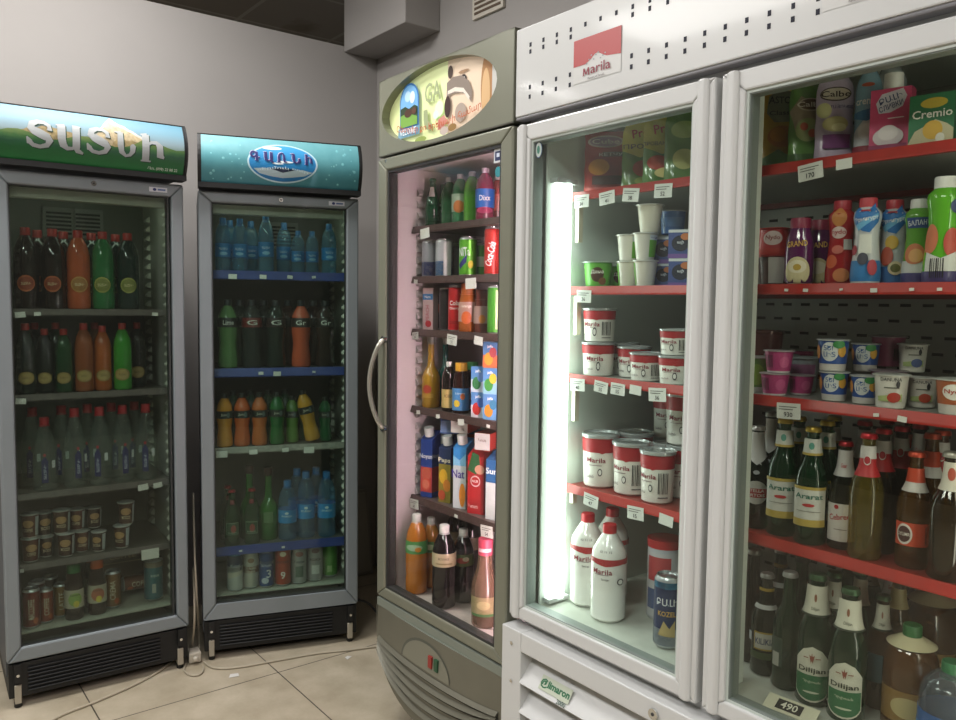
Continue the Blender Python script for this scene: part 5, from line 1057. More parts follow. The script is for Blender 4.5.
# ---- right white door
for u, y, kind, cat, parts, ds, rot in (
  (761, .20, 'mayonnaise_pouch', 'pouch', pouch(.07, .165, .04, '#3a5a34', [('e', 0, .6, .4, .14, '#4a3a34'), ('r', -.5, .5, 0, .1, '#a03a34')], top='round'), 'dark green pouch at the left end', .3),
  (781, .185, 'mayonnaise_pouch', 'pouch', pouch(.078, .185, .030, '#c09a3c', [('p', [(-.35, .80), (-.1, .88), (.3, .84), (.38, .66), (.2, .52), (-.2, .52), (-.38, .62)], '#7a7c6c'), ('t', 'ASTOR', 0, .76, .08, '#2a2c34', dict(w=.055, bold=.014)), ('t', 'Classic', 0, .62, .05, '#2a2c34', dict(w=.05)), ('e', 0, .36, .36, .12, '#b8793a'), ('e', -.1, .38, .2, .08, '#c8883a'), ('p', [(-.5, .0), (.5, .0), (.5, .2), (.2, .14), (-.1, .22), (-.5, .12)], '#4a6a3a')], top='round'), 'ochre mayonnaise pouch with grey emblem', .75),
  (806, .145, 'mayonnaise_pouch', 'pouch', pouch(.064, .165, .030, '#547c3a', [('p', [(-.5, .62), (-.2, .80), (.5, .66), (.5, .3), (-.3, .34)], '#8a7a64'), ('e', .08, .70, .36, .08, '#b0a494'), ('e', .08, .70, .32, .065, '#5a4438'), ('t', 'Calbe', .08, .70, .06, '#d8ccc0', dict(w=.05, bold=.014)), ('e', 0, .40, .34, .14, '#8a9460'), ('e', -.1, .44, .12, .05, '#a84a34'), ('e', .14, .36, .12, .05, '#b85a44'), ('r', -.5, .5, 0, .12, '#3a5a30')], top='round'), 'green mayonnaise pouch with salad picture', .75),
  (834, .155, 'mayonnaise_pouch', 'pouch', pouch(.076, .188, .032, '#b4a3bc', [('e', 0, .77, .42, .085, '#4a3c38'), ('e', 0, .77, .39, .07, '#c4b8a8'), ('t', 'Calbe', 0, .77, .07, '#3a2a28', dict(w=.06, bold=.014)), ('t', 'ՄԱՅՈՆԵԶ', .15, .62, .04, '#4a4478', dict(w=.05)), ('e', -.3, .58, .2, .09, '#c8c490'), ('e', 0, .42, .34, .09, '#b8ae7a'), ('e', .1, .38, .2, .05, '#d8d0a0'), ('r', -.32, .42, .14, .30, '#6a2a6a'), ('r', -.4, .45, .0, .12, '#b8a8c0')], top='round'), 'lilac and white mayonnaise pouch', .65),
  (868, .155, 'whipped_cream_can', 'can', bottle(.222, .028, '#8ab0c8', '#c9cdcc', 'milk', 1, opaque=True, ops=[('e', 0, .72, .5, .02, '#c8604a'), ('t', 'cremio', 0, .56, .07, '#e8eaec', dict(w=.05, bold=.014)), ('p', [(-1, .08), (1, .08), (1, .28), (0, .40), (-1, .26)], '#c9ccd0'), ('e', 0, .26, .6, .08, '#dfe0e0'), ('r', -1.2, 1.2, .0, .12, '#8a2a3c'), ('p', [(-1, .45), (1, .5), (1, .42), (0, .36), (-1, .4)], '#3f78a8')]), 'tall light blue whipped cream can', None),
  (889, .27, 'whipped_cream_can', 'can', bottle(.235, .032, '#9aa0a4', '#c9cdcc', 'milk', 1, opaque=True), 'pale ribbed whipped cream can behind', None),
  (893, .142, 'cream_carton', 'carton', carton(.066, .034, .112, '#c4466e', [('p', [(-.36, .78), (-.22, .92), (.05, .95), (.3, .98), (.4, .86), (.3, .70), (0, .62), (-.28, .62)], '#cfc8d4'), ('t', 'ԲԱԼԻ', 0, .84, .10, '#33406a', dict(w=.038, rot=16, bold=.014)), ('t', 'СЛИВКИ', .02, .72, .09, '#33406a', dict(w=.04, rot=16, bold=.014)), ('r', -.05, .35, .52, .535, '#e0c8d0'), ('e', -.02, .24, .38, .15, '#c8bcc0'), ('e', -.02, .30, .25, .12, '#d6ccce'), ('r', -.5, .45, 0, .12, '#8a2a54')], [('r', -.5, .5, 0, 1, '#b83a60'), ('r', .0, .4, .1, .7, '#c8a8b4')], cap='#d6d4d2'), 'pink cream carton with white screw cap', .22),
  (935, .14, 'cream_carton', 'carton', carton(.070, .03, .088, '#2f6f4c', [('e', .05, .82, .3, .1, '#b8a03a'), ('t', 'Cremio', .02, .62, .16, '#e8e8e0', dict(w=.062, bold=.014)), ('p', [(-.5, .06), (-.35, .3), (-.1, .4), (.1, .5), (.35, .4), (.5, .3), (.5, .06)], '#b8b090'), ('e', .05, .3, .22, .18, '#c8a03c'), ('e', .22, .14, .1, .09, '#d8d4c8')], [('r', -.5, .5, 0, 1, '#2a6444')]), 'green cream box with golden dessert', .15)):
    add('R', S(0, NE), u, y, ZD[0], kind, cat, parts, ds, rot=rot, h=.09, jit=0, k=.8)
def yb(c, bands, ops, cap='#b02a34', h=.172, R=.0285, kind='yog'): return bottle(h, R, c, cap, kind, 1, opaque=True, capk='wide', bands=bands, ops=ops, seg=22)
swirl = [('p', [(-1, .90), (0, .84), (1, .94), (1, .72), (.3, .60), (-.3, .62), (-1, .70)], '#2a72b8'), ('p', [(-.9, .68), (.9, .82), (.9, .78), (-.6, .62)], '#6fb4e0'), ('t', 'Эрмигурт', 0, .75, .06, '#eef2f6', dict(w=.048, rot=8, bold=.014)), ('r', -.4, .3, .84, .86, '#b83a4a')]
for u, y, kind, parts, ds in (
  (800, .155, 'yogurt_drink_bottle', yb('#5a1f54', [], [('t', 'GRAND', -.1, .60, .09, '#d8a84a', dict(w=.042, bold=.014, rot=5)), ('e', 0, .18, .85, .22, '#d0c49a'), ('e', 0, .25, .6, .10, '#e4dcc0'), ('e', 0, .24, .25, .05, '#b8983a')], '#8a2444', .128, .028, 'short'), 'purple dessert drink bottle with pink cap in front'),
  (820, .185, 'yogurt_drink_bottle', yb('#541f50', [], [('t', 'GRAND', -.1, .60, .09, '#d8a84a', dict(w=.042, bold=.014, rot=5)), ('e', 0, .18, .85, .22, '#c8bc92'), ('e', 0, .25, .6, .10, '#dcd4b8')], '#8a2444', .128, .028, 'short'), 'purple dessert drink bottle set slightly back'),
  (841, .150, 'yogurt_drink_bottle', yb('#a8262c', [], [('e', -.1, .80, .55, .11, '#c8844a'), ('e', -.1, .62, .6, .07, '#e0c8c4'), ('t', 'nydo', -.1, .62, .07, '#a8262c', dict(w=.032, bold=.014)), ('r', .3, 1, .42, .54, '#b4b4b0'), ('e', -.5, .28, .4, .08, '#c85a34'), ('e', .2, .12, .5, .08, '#c87a4a'), ('e', -.1, .42, .4, .05, '#c8685a')], '#b02a3a', .168), 'red yogurt drink bottle with peach picture'),
  (866.5, .148, 'yogurt_drink_bottle', yb('#c9ccd0', [(.0, .28, '#2f7ab8')], swirl + [('r', -.45, .45, .36, .58, '#dcdcd6'), ('e', -.8, .40, .25, .06, '#a03040'), ('e', -.1, .30, .35, .07, '#3a3a4a'), ('e', .5, .20, .3, .09, '#b03444')], '#b83440', .174), 'blue and white yogurt drink with dark berries'),
  (893, .145, 'yogurt_drink_bottle', yb('#c4c9cc', [(.0, .22, '#3a6ea8')], swirl + [('e', 0, .50, .5, .08, '#d8b04a'), ('e', -.3, .34, .45, .11, '#b8503a'), ('e', .3, .20, .45, .08, '#d8c8a0'), ('e', .3, .20, .3, .05, '#6a6a34')], '#b83440', .176), 'blue and white yogurt drink with passion fruit'),
  (917.5, .14, 'yogurt_drink_bottle', yb('#5f9a3a', [(.14, .28, '#cfd0cc'), (.0, .14, '#4a4478')], [('r', -.8, .9, .66, .78, '#2f4a84'), ('t', 'БАЛАН', 0, .72, .06, '#d8dce4', dict(w=.04, bold=.014, rot=4)), ('e', -.1, .36, .75, .12, '#c8744a'), ('e', .0, .34, .5, .08, '#d8a060')], '#d8d8d4', .176), 'green yogurt drink bottle with white cap and citrus slice'),
  (943.5, .135, 'yogurt_drink_bottle', yb('#5fae2c', [(.0, .12, '#4a3f74')], [('e', .9, .72, .5, .07, '#2f3f6a'), ('e', -.7, .42, .5, .14, '#c87048'), ('e', .6, .38, .5, .14, '#b84a3a'), ('p', [(-.8, .12), (.8, .12), (.8, .3), (0, .24), (-.8, .3)], '#cfcfcb'), ('b', -.5, .2, .06, .24, 0)], '#e0e0dc', .184, .031), 'larger bright green yogurt drink bottle with white cap'),
  (968, .14, 'yogurt_drink_bottle', yb('#5fae2c', [(.0, .12, '#4a3f74')], [('e', -.5, .42, .5, .14, '#c87048')], '#d8d8d4', .17), 'green yogurt drink bottle cut by the picture edge')):
    add('R', S(1, NE), u, y, ZD[1], kind, 'bottle', parts, ds, h=.08, jit=0, k=.75)
dcup = cup(.062, .026, .031, '#4a3430', '#a83a3c', bands=[(.1, .95, '#4a3632')], ops=[('r', -.3, .8, .1, .95, '#c4c2bc')])
for u, y, lv, p_, ds in ((774, .16, 0, dcup, 'lower brown dessert cup with white label'), (758, .17, 0, dcup, 'brown dessert cup at the left end'), (774, .162, 1, cup(.056, .033, .029, '#b02c30', '#c8302c', ops=[('e', 0, .62, .7, .26, '#d8c4c0'), ('t', 'Nydo', 0, .62, .2, '#8a2a30', dict(w=.03)), ('r', -1, 1, 0, .25, '#b83a34')]), 'upper red dessert cup with white oval'), (757, .172, 1, cup(.054, .032, .028, '#a8282c', '#c02c2c', ops=[('r', -.6, .4, .1, .35, '#b9b9b4')]), 'upper red dessert cup at the left end')):
    add('R', S(1, NE), u, y, ZD[1] + lv * .063, 'dessert_cup', 'cup', p_, ds, h=.03, jit=0)
# third shelf
z = ZD[2]
byog = cup(.062, .0235, .0275, '#cfc9c4', '#c9ccce', bands=[(.24, .96, '#27509a')], ops=[('e', -.1, .62, .62, .30, '#d8dcdc'), ('t', 'ՏԵՐ', -.1, .74, .16, '#2a5a9a', dict(w=.022, bold=.014)), ('t', 'ԼԻՏ', -.1, .54, .16, '#2a5a9a', dict(w=.022, bold=.014)), ('e', .75, .64, .3, .18, '#d8a23c'), ('e', .5, .85, .4, .12, '#3a8a4a'), ('e', -.95, .6, .2, .22, '#c8864a')])
wyog = lambda berry: cup(.062, .0245, .0285, '#d4d0c8', '#cfd0cc', ops=[('t', 'DANUNA', .2, .86, .10, '#2a2c34', dict(w=.036, bold=.014)), ('r', -.2, .7, .60, .64, '#6a6c64'), ('e', .6, .72, .12, .10, '#2a2a30'), ('p', [(-.6, .22), (.9, .22), (.9, .44), (0, .4), (-.6, .36)], '#a8b87a'), ('e', .4, .34, .4, .15, berry), ('b', -1.1, -.8, .3, .7, 0)])
pyog = cup(.046, .022, .0275, '#cfc8c8', '#c4b8bc', bands=[(.1, .95, '#b03a74')], ops=[('b', -1.1, -.4, .25, .8, 0), ('e', .5, .5, .4, .25, '#c8588a')])
for u, y, lv, p_, ds, kk in ((834, .165, 0, byog, 'lower blue peach yogurt cup on the left', .7), (864.5, .162, 0, byog, 'lower blue peach yogurt cup on the right', .7), (833, .167, 1, byog, 'upper blue peach yogurt cup on the left', .7), (865.5, .164, 1, byog, 'upper blue peach yogurt cup on the right', .7),
    (891, .160, 0, wyog('#b03a2c'), 'white yogurt cup with strawberry, left of the pair', .5), (922, .160, 0, wyog('#b8442c'), 'white yogurt cup with strawberry, right of the pair', .5), (912.5, .162, 1, wyog('#4a5a8a'), 'white yogurt cup with blueberries on top of two', .8), (957, .162, 0, cup(.062, .027, .033, '#d0cac2', '#cfd0cc', bands=[(.3, .96, '#a85a34')], ops=[('e', 0, .65, .6, .22, '#dcd8d0'), ('t', 'Nydo', 0, .65, .16, '#a83a34', dict(w=.032, bold=.014))]), 'orange-banded yogurt cup at the picture edge', .6),
    (775, .165, 0, pyog, 'lower pink yogurt cup on the left', .9), (801, .165, 0, pyog, 'lower pink yogurt cup on the right', .9), (779, .167, 1, pyog, 'upper pink yogurt cup on the left', .9), (802, .195, 1, pyog, 'upper pink yogurt cup on the right', .9),
    (757, .18, 0, cup(.082, .028, .034, '#6a9a4a', '#c4c4c0', ops=[('e', 0, .5, .6, .3, '#8ab84a'), ('r', -1, 1, 0, .15, '#c9c9c4')]), 'green and white cup at the left end', .9)):
    hh = {'pink': .0475}.get('pink' if 'pink' in ds else '', .0632)
    add('R', S(2, NE), u, y, z + lv * hh, 'yogurt_cup', 'cup', p_, ds, k=kk, h=.03, jit=0)
add('R', S(2, NE), 802, .262, z, 'yogurt_cup', 'cup', cup(.075, .028, .034, '#7a7f84', '#9aa0a4', ops=[('r', -1, 1, .4, .8, '#7a4a6a')]), 'grey cup in the back row', h=.03)
add('R', S(2, NE), 781, .262, z, 'yogurt_cup', 'cup', cup(.075, .028, .034, '#7a7f84', '#9aa0a4', ops=[('r', -1, 1, .4, .8, '#5a7a9a')]), 'blue-grey cup in the back row', h=.03)
for u, lv in ((888, 0), (888, 1)): add('R', S(2, NE), u, .25, z + lv * .0632, 'yogurt_cup', 'cup', cup(.062, .026, .032, '#8a3a5a', '#9a8a94', ops=[('b', .5, 1, .2, .6, 0)]), ('upper' if lv else 'lower') + ' dark pink cup in the back row', h=.03)
bucket = cup(.085, .030, .040, '#5a1c1c', '#6a2a26', bands=[(.1, .95, '#641f1e')])
add('R', S(2, NE), 766, .262, z + .0, 'pickle_bucket', 'bucket', cup(.14, .030, .042, '#5a1c1c', '#7a3a30', lidk='clear', bands=[(.5, .95, '#6f2a26')]), 'dark red see-through pail at the left end', h=.1)
# fourth shelf: beers
def beer(h, R, glassc, cap, ops, fill=.55, kind='beer', bands=()): return bottle(h, R, glassc, cap, kind, fill * .62, capk='crown', ops=ops, bands=bands, seg=22)
ara = [('r', -1.1, 1.1, .17, .48, '#d0d0c8'), ('r', -1.1, 1.1, .16, .22, '#b8a04a'), ('r', -1.1, 1.1, .475, .50, '#b8a04a'), ('t', 'Ararat', 0, .42, .045, '#1f6a5a', dict(w=.052, bold=.014)), ('e', 0, .345, .35, .014, '#b03034'), ('r', -.7, .7, .29, .295, '#8a8a84'), ('r', -1.6, 1.6, .76, .90, '#d0d0c8'), ('r', -1.6, 1.6, .76, .78, '#b8a04a'), ('e', 0, .84, .3, .03, '#5a9a8a')]
ste = [('e', 0, .36, .85, .115, '#c4c4c0'), ('r', -.8, .8, .31, .40, '#a8323a'), ('t', 'STELLA', 0, .38, .03, '#e4e0dc', dict(w=.034, bold=.014)), ('t', 'ARTOIS', 0, .335, .03, '#e4e0dc', dict(w=.036, bold=.014)), ('r', -1.2, 1.2, .70, .94, '#c9c6c4'), ('p', [(-1, .70), (1, .70), (0, .63)], '#c9c6c4'), ('e', 0, .56, .2, .02, '#b4b8bc')]
zat = [('r', -1.1, 1.1, .08, .43, '#d4d0cc'), ('t', 'Cebreco', 0, .31, .055, '#b0242c', dict(w=.052, bold=.014, rot=8)), ('e', -.3, .40, .15, .02, '#b0242c'), ('r', -.4, .4, .19, .195, '#5a4a4a'), ('r', -1.8, 1.8, .68, .92, '#c9c6c4'), ('t', 'Gusar', 0, .78, .04, '#b0242c', dict(w=.022))]
red_ = [('r', -1.5, 1.5, .66, .80, '#b4262c'), ('r', -1.5, 1.5, .80, .90, '#c9c4c0'), ('e', 0, .79, .42, .04, '#d0ccc8'), ('e', 0, .79, .34, .03, '#a83238')]
gyu = [('r', -1.5, 1.5, .66, .74, '#cfcac4'), ('r', -1.5, 1.5, .74, .86, '#c2482c'), ('r', -1, 1.2, .20, .40, '#c2482c'), ('e', -.4, .30, .45, .09, '#d8d2cc'), ('e', -.4, .30, .36, .07, '#4a2c2a'), ('t', 'GYUMRI', -.4, .30, .03, '#e0d8d0', dict(w=.024)), ('b', .7, 1.1, .22, .38, 0)]
for u, y, h, R, gc, cap, ops, fl, ds, kind, kk in (
  (757, .165, .225, .0305, '#1c2a1e', '#c8c4c4', ste, .7, 'dark beer bottle with white foil neck and red label', 'beer', .9),
  (783, .155, .240, .0315, '#16482a', '#b89a3c', ara, .6, 'green beer bottle with teal-lettered label, left of the pair', 'beer', .75),
  (811, .145, .232, .031, '#16482a', '#b89a3c', ara, .6, 'green beer bottle with teal-lettered label, right of the pair', 'beer', .75),
  (843.5, .150, .240, .0315, '#1c2218', '#a02028', zat, .7, 'dark beer bottle with red script label', 'beer', .7),
  (866, .138, .235, .030, '#8a7a2c', '#b0202a', red_, .35, 'yellow clear beer bottle with red and white neck', 'beer', .8),
  (914, .140, .228, .032, '#7a5420', '#b8442c', gyu, .4, 'amber beer bottle with orange label', 'beer', .8),
  (950, .135, .222, .034, '#3a2a14', '#a8a498', [('r', -1.4, 1.4, .70, .92, '#d0cabc'), ('e', 0, .83, .4, .05, '#b0503c')], .6, 'brown ridged beer bottle with cream neck label', 'beer', .8)):
    add('R', S(3, NE), u, y, ZD[3], 'beer_bottle', 'bottle', beer(h, R, gc, cap, ops, fl, kind), ds, k=kk, h=.1, jit=0)
for u, y, cap, gc, ops, ds in ((797, .235, '#b89a3c', '#16482a', ara, 'green beer bottle'), (825, .22, '#b89a3c', '#16482a', ara, 'green beer bottle'), (832, .315, '#b89a3c', '#16482a', ara[-3:], 'green beer bottle'), (862, .30, '#a02028', '#1c2218', zat[-2:], 'dark beer bottle'), (881, .19, '#b0202a', '#2a2418', red_, 'dark red-necked beer bottle'), (899, .225, '#b0202a', '#2a2418', red_, 'dark red-necked beer bottle'), (884, .33, '#8a2028', '#22201a', zat[-2:], 'dark grey-necked beer bottle'),
    (917, .30, '#8a2028', '#22201a', zat[-2:], 'dark grey-necked beer bottle'), (908, .395, '#b0442c', '#6a4a20', gyu[:2], 'amber beer bottle'), (929, .215, '#b0442c', '#6a4a20', gyu[:2], 'amber beer bottle'), (939, .30, '#b0442c', '#5a3a20', red_, 'amber beer bottle with red neck'), (770, .255, '#9a9a94', '#1c2a1e', ste[-3:], 'dark beer bottle with white neck')):
    lim = ' in second row' if y < .27 else ' in back row'
    add('R', S(3, NE), u, y, ZD[3], 'beer_bottle', 'bottle', beer(.238, .030, gc, cap, ops, .6), ds + lim, k=.8, h=.1, jit=.1)
# floor: beers
dil = [('p', [(-.95, .10), (.95, .10), (.95, .36), (.5, .44), (0, .47), (-.5, .44), (-.95, .36)], '#cfcdbd'), ('e', 0, .13, .95, .09, '#cfcdbd'), ('r', -.88, .88, .11, .25, '#2f6a44'), ('e', 0, .13, .84, .075, '#2f6a44'), ('t', 'Dilijan', 0, .285, .05, '#22301f', dict(w=.048, bold=.014)), ('t', 'Դիլիջան', 0, .20, .025, '#c4ccb4', dict(w=.03)), ('e', 0, .12, .4, .008, '#c4ccb4'), ('p', [(-.13, .41), (-.04, .345), (0, .37), (.04, .345), (.13, .41), (.03, .40), (0, .43), (-.03, .40)], '#8a4a3c'), ('r', -.4, -.17, .383, .39, '#8a4a3c'), ('r', .17, .4, .383, .39, '#8a4a3c'),
       ('r', -1.7, 1.7, .70, .92, '#cfcdbd'), ('t', 'Dilijan', 0, .745, .03, '#22301f', dict(w=.022, bold=.01)), ('e', 0, .83, .12, .03, '#8a5a44'), ('r', -1.7, 1.7, .695, .71, '#22301f')]
kil = [('r', -.7, 1.0, .26, .44, '#b89a3c'), ('r', -.62, .92, .275, .425, '#d0cdc0'), ('t', 'KILIKIA', .1, .35, .06, '#22386a', dict(w=.045, bold=.014)), ('r', -1, 1, .17, .24, '#4a5a3c'), ('r', -1.3, 1.3, .66, .70, '#c4c4c0'), ('r', -1.4, 1.4, .83, .86, '#b89a3c'), ('r', -1.2, -.85, .33, .42, '#b4b8bc')]
for u, y, h, R, gc, cap, ops, fl, ds, kk in (
  (765.5, .155, .245, .034, '#1d2a1c', '#b8b8b4', kil, .7, 'dark beer bottle with blue-lettered white label', .8),
  (788, .150, .238, .031, '#174026', '#b8b8b4', [('r', -.9, -.1, .2, .45, '#3a4a40'), ('r', -.8, -.3, .2, .32, '#b0b0a8')], .65, 'plain dark green beer bottle turned sideways', .6),
  (815, .145, .255, .0345, '#163f26', '#3a5a3c', dil, .65, 'green beer bottle with cream pointed label, left of the pair', .75),
  (847.5, .135, .25, .034, '#163f26', '#3a5a3c', dil, .65, 'green beer bottle with cream pointed label, right of the pair', .75)):
    add('R', S(5, NE), u, y, FD, 'beer_bottle', 'bottle', beer(h, R, gc, cap, ops, fl), ds, k=kk, h=.1, jit=0)
for u, y, cap, gc, ops, ds in ((752, .20, '#b0b0ac', '#2a2018', [], 'brown beer bottle with pale cap'), (779, .235, '#b0b0ac', '#1d2a1c', kil[-3:-1], 'dark beer bottle with pale cap'), (800, .25, '#3a3a34', '#163f26', [], 'dark green beer bottle'), (832, .215, '#3a5a3c', '#163f26', dil[-4:], 'green beer bottle with cream neck'), (858, .235, '#3a5a3c', '#163f26', dil[-4:], 'green beer bottle with cream neck'), (868, .33, '#3a5a3c', '#163f26', dil[-4:], 'green beer bottle with cream neck'), (890, .31, '#4a4a44', '#22201a', zat[-2:], 'dark grey-necked beer bottle'), (880.5, .165, '#3a5a3c', '#5a3a1c', dil[-4:] + [('r', -.9, .9, .25, .5, '#3a5a64')], 'brown beer bottle with cream neck and blue label'), (846, .325, '#4a4a44', '#163f26', [], 'dark green beer bottle')):
    add('R', S(5, NE), u, y, FD, 'beer_bottle', 'bottle', beer(.245, .031, gc, cap, ops, .6), ds + (' in second row' if .17 < y < .28 else ' in back row' if y >= .28 else ''), k=.8, h=.1, jit=.1)
def keg(h=.205): return bottle(h, .052, '#6a4420', '#2f6a3a', 'jug', .55, ops=[('r', -1.2, 1.2, .12, .42, '#8a6a3a'), ('e', 0, .27, .6, .10, '#b8a878')], seg=24)
for u, y, h in ((910, .155, .215), (931, .275, .23)):
    def collar(r_, h=h):
        cb = MB(); cb.lathe([(.018, h * .88), (.047, h * .80)], mat('#cfc8a4', .6), 24); cb.lathe([(.04, h * .8125), (.045, h * .8045)], mat('#3a4a2c'), 24)
        cb.v = [(v[0], v[1], v[2] + .0035) for v in cb.v]; obj('collar', cb, r_)
    r_ = add('R', S(5, NE), u, y, FD, 'beer_jug', 'bottle', keg(h), 'large amber draught beer bottle with paper neck collar' + (' in front' if y < .2 else ' behind'), h=.1, jit=0)
    r_['extra'].append(collar)
for u, y in ((896, .24), (915, .37), (951, .39)): add('R', S(5, NE), u, y, FD, 'beer_bottle', 'bottle', beer(.26, .031, '#7a5a20', '#8a6a3a', [('r', -1.5, 1.5, .7, .85, '#b8a878')], .4), 'amber bottle in the back rows', h=.1)
add('R', S(5, NE), 951, .145, FD, 'beer_jug', 'bottle', bottle(.17, .050, '#8a94a0', '#2a6a44', 'jug', .2, bands=[(.1, .5, '#2a5a9a')], ops=[('r', -2, 2, .28, .36, '#3f8ac8')]), 'clear squat bottle with blue wrap at the picture edge', h=.1)
settle()
# price card lying at the front edge of the cooler floor
pc = MB(); pc.box(-.05, .05, -.0005, .0005, 0, .035, mat('#c9c6b0', .5)); P = Print(pc, plane_map(-.0006), 1); P.rect(-.028, .022, .006, .029, mat('#1d1c1b')); P.text('490', -.003, .0175, .016, mat('#d8d6c8'), bold=.014); pc.recalc = False
o_ = obj('price_card', pc, None); o_.matrix_world = Matrix.Translation(to_world('R', x_at('R', 787, .048, FD), .048, FD + .001)) @ Matrix.Rotation(FRAMES['R'][1] + .1, 4, 'Z') @ Matrix.Rotation(-1.1, 4, 'X')
tag(o_, 'cream price card with 490 on it, on the cooler floor below the beer bottles', 'price card')
# ------------------------------------------------------------------ labels that tell look-alikes apart
ordw = ['leftmost', 'second from left', 'third from left', 'fourth from left', 'fifth from left', 'sixth from left', 'seventh from left']
SHORT = {NA: 'mountain-sign cooler', NB: 'water-drop-sign cooler', NC: 'oval-sign cooler', ND: 'left white door', NE: 'right white door'}
from collections import defaultdict
byd = defaultdict(list)
for it in ITEMS: byd[(it['s'], it['d'])].append(it)
for (s, d), L in byd.items():
    L.sort(key=lambda i: to_screen(i['o'].matrix_world.translation)[0] if False else i['x'])
    for nm, sh in SHORT.items():
        if s.endswith(nm): place = s[:-len(nm) - 1] + (', ' + sh if nm not in (ND, NE) else ' behind ' + sh)
    for k, it in enumerate(L):
        lab = d + (', ' + (ordw[k] if k < len(L) - 1 or k == 0 else 'rightmost') if len(L) > 1 else '') + ', ' + place
        it['o']['label'] = lab
        if len(lab.split()) > 16: print('LONG', len(lab.split()), lab)
grp = defaultdict(list)
for it in ITEMS: grp[(it['s'], it['o'].name.split('.')[0])].append(it)
PL = dict(box='boxes')
for (s, k), L in grp.items():
    if len(L) > 1:
        w = k.replace('_', ' ')
        for it in L: it['o']['group'] = w + ('es' if w.endswith('box') or w.endswith('pouch') else 's') + ' on the ' + s
# ------------------------------------------------------------------ the room (x along the right wall towards the viewer's right, y away from the room)
def rr(name, mb, kind='structure', **k): 
    o = obj(name, mb, None, **k); o.matrix_world = Matrix.Translation(to_world('R', 0, 0, 0)) @ Matrix.Rotation(FRAMES['R'][1], 4, 'Z'); o['kind'] = kind; return o
XW, YW = -1.293, .753; XE, YE = 4.9, -4.6; ZCEIL = 3.0
wallm = mat('#9d9996', .75, noise=.03, nscale=3, bump=.05, name='wall_paint')
def floor_mat():
    m, nt, N, L = newmat('floor_tile'); tc = N.new('ShaderNodeTexCoord'); mp = N.new('ShaderNodeMapping'); L.new(tc.outputs['Object'], mp.inputs[0])
    mp.inputs['Location'].default_value = (.465, .145, 0)
    sx = N.new('ShaderNodeSeparateXYZ'); L.new(mp.outputs[0], sx.inputs[0]); outs = []
    for a in ('X', 'Y'):
        d = N.new('ShaderNodeMath'); d.operation = 'DIVIDE'; d.inputs[1].default_value = .6; L.new(sx.outputs[a], d.inputs[0])
        f = N.new('ShaderNodeMath'); f.operation = 'FRACT'; L.new(d.outputs[0], f.inputs[0])
        g = N.new('ShaderNodeMath'); g.operation = 'SUBTRACT'; g.inputs[1].default_value = .5; L.new(f.outputs[0], g.inputs[0])
        h = N.new('ShaderNodeMath'); h.operation = 'ABSOLUTE'; L.new(g.outputs[0], h.inputs[0])
        c = N.new('ShaderNodeMath'); c.operation = 'GREATER_THAN'; c.inputs[1].default_value = .4965; L.new(h.outputs[0], c.inputs[0]); outs.append(c)
    mx = N.new('ShaderNodeMath'); mx.operation = 'MAXIMUM'; L.new(outs[0].outputs[0], mx.inputs[0]); L.new(outs[1].outputs[0], mx.inputs[1])
    nz = N.new('ShaderNodeTexNoise'); nz.inputs['Scale'].default_value = 7; nz.inputs['Detail'].default_value = 8; L.new(tc.outputs['Object'], nz.inputs['Vector'])
    nz2 = N.new('ShaderNodeTexNoise'); nz2.inputs['Scale'].default_value = 90; nz2.inputs['Detail'].default_value = 3; L.new(tc.outputs['Object'], nz2.inputs['Vector'])
    cr = N.new('ShaderNodeValToRGB'); cr.color_ramp.elements[0].position = .3; cr.color_ramp.elements[0].color = hexc('#a0957f'); cr.color_ramp.elements[1].position = .7; cr.color_ramp.elements[1].color = hexc('#bcb19c'); L.new(nz.outputs[0], cr.inputs[0])
    mm = N.new('ShaderNodeMixRGB'); mm.blend_type = 'MULTIPLY'; mm.inputs[0].default_value = .12; L.new(cr.outputs[0], mm.inputs[1]); L.new(nz2.outputs[0], mm.inputs[2])
    m2 = N.new('ShaderNodeMixRGB'); L.new(mx.outputs[0], m2.inputs[0]); L.new(mm.outputs[0], m2.inputs[1]); m2.inputs[2].default_value = hexc('#3a352f')
    b = N.new('ShaderNodeBsdfPrincipled'); b.inputs['Roughness'].default_value = .42; L.new(m2.outputs[0], b.inputs['Base Color'])
    o = N.new('ShaderNodeOutputMaterial'); L.new(b.outputs[0], o.inputs[0]); return m
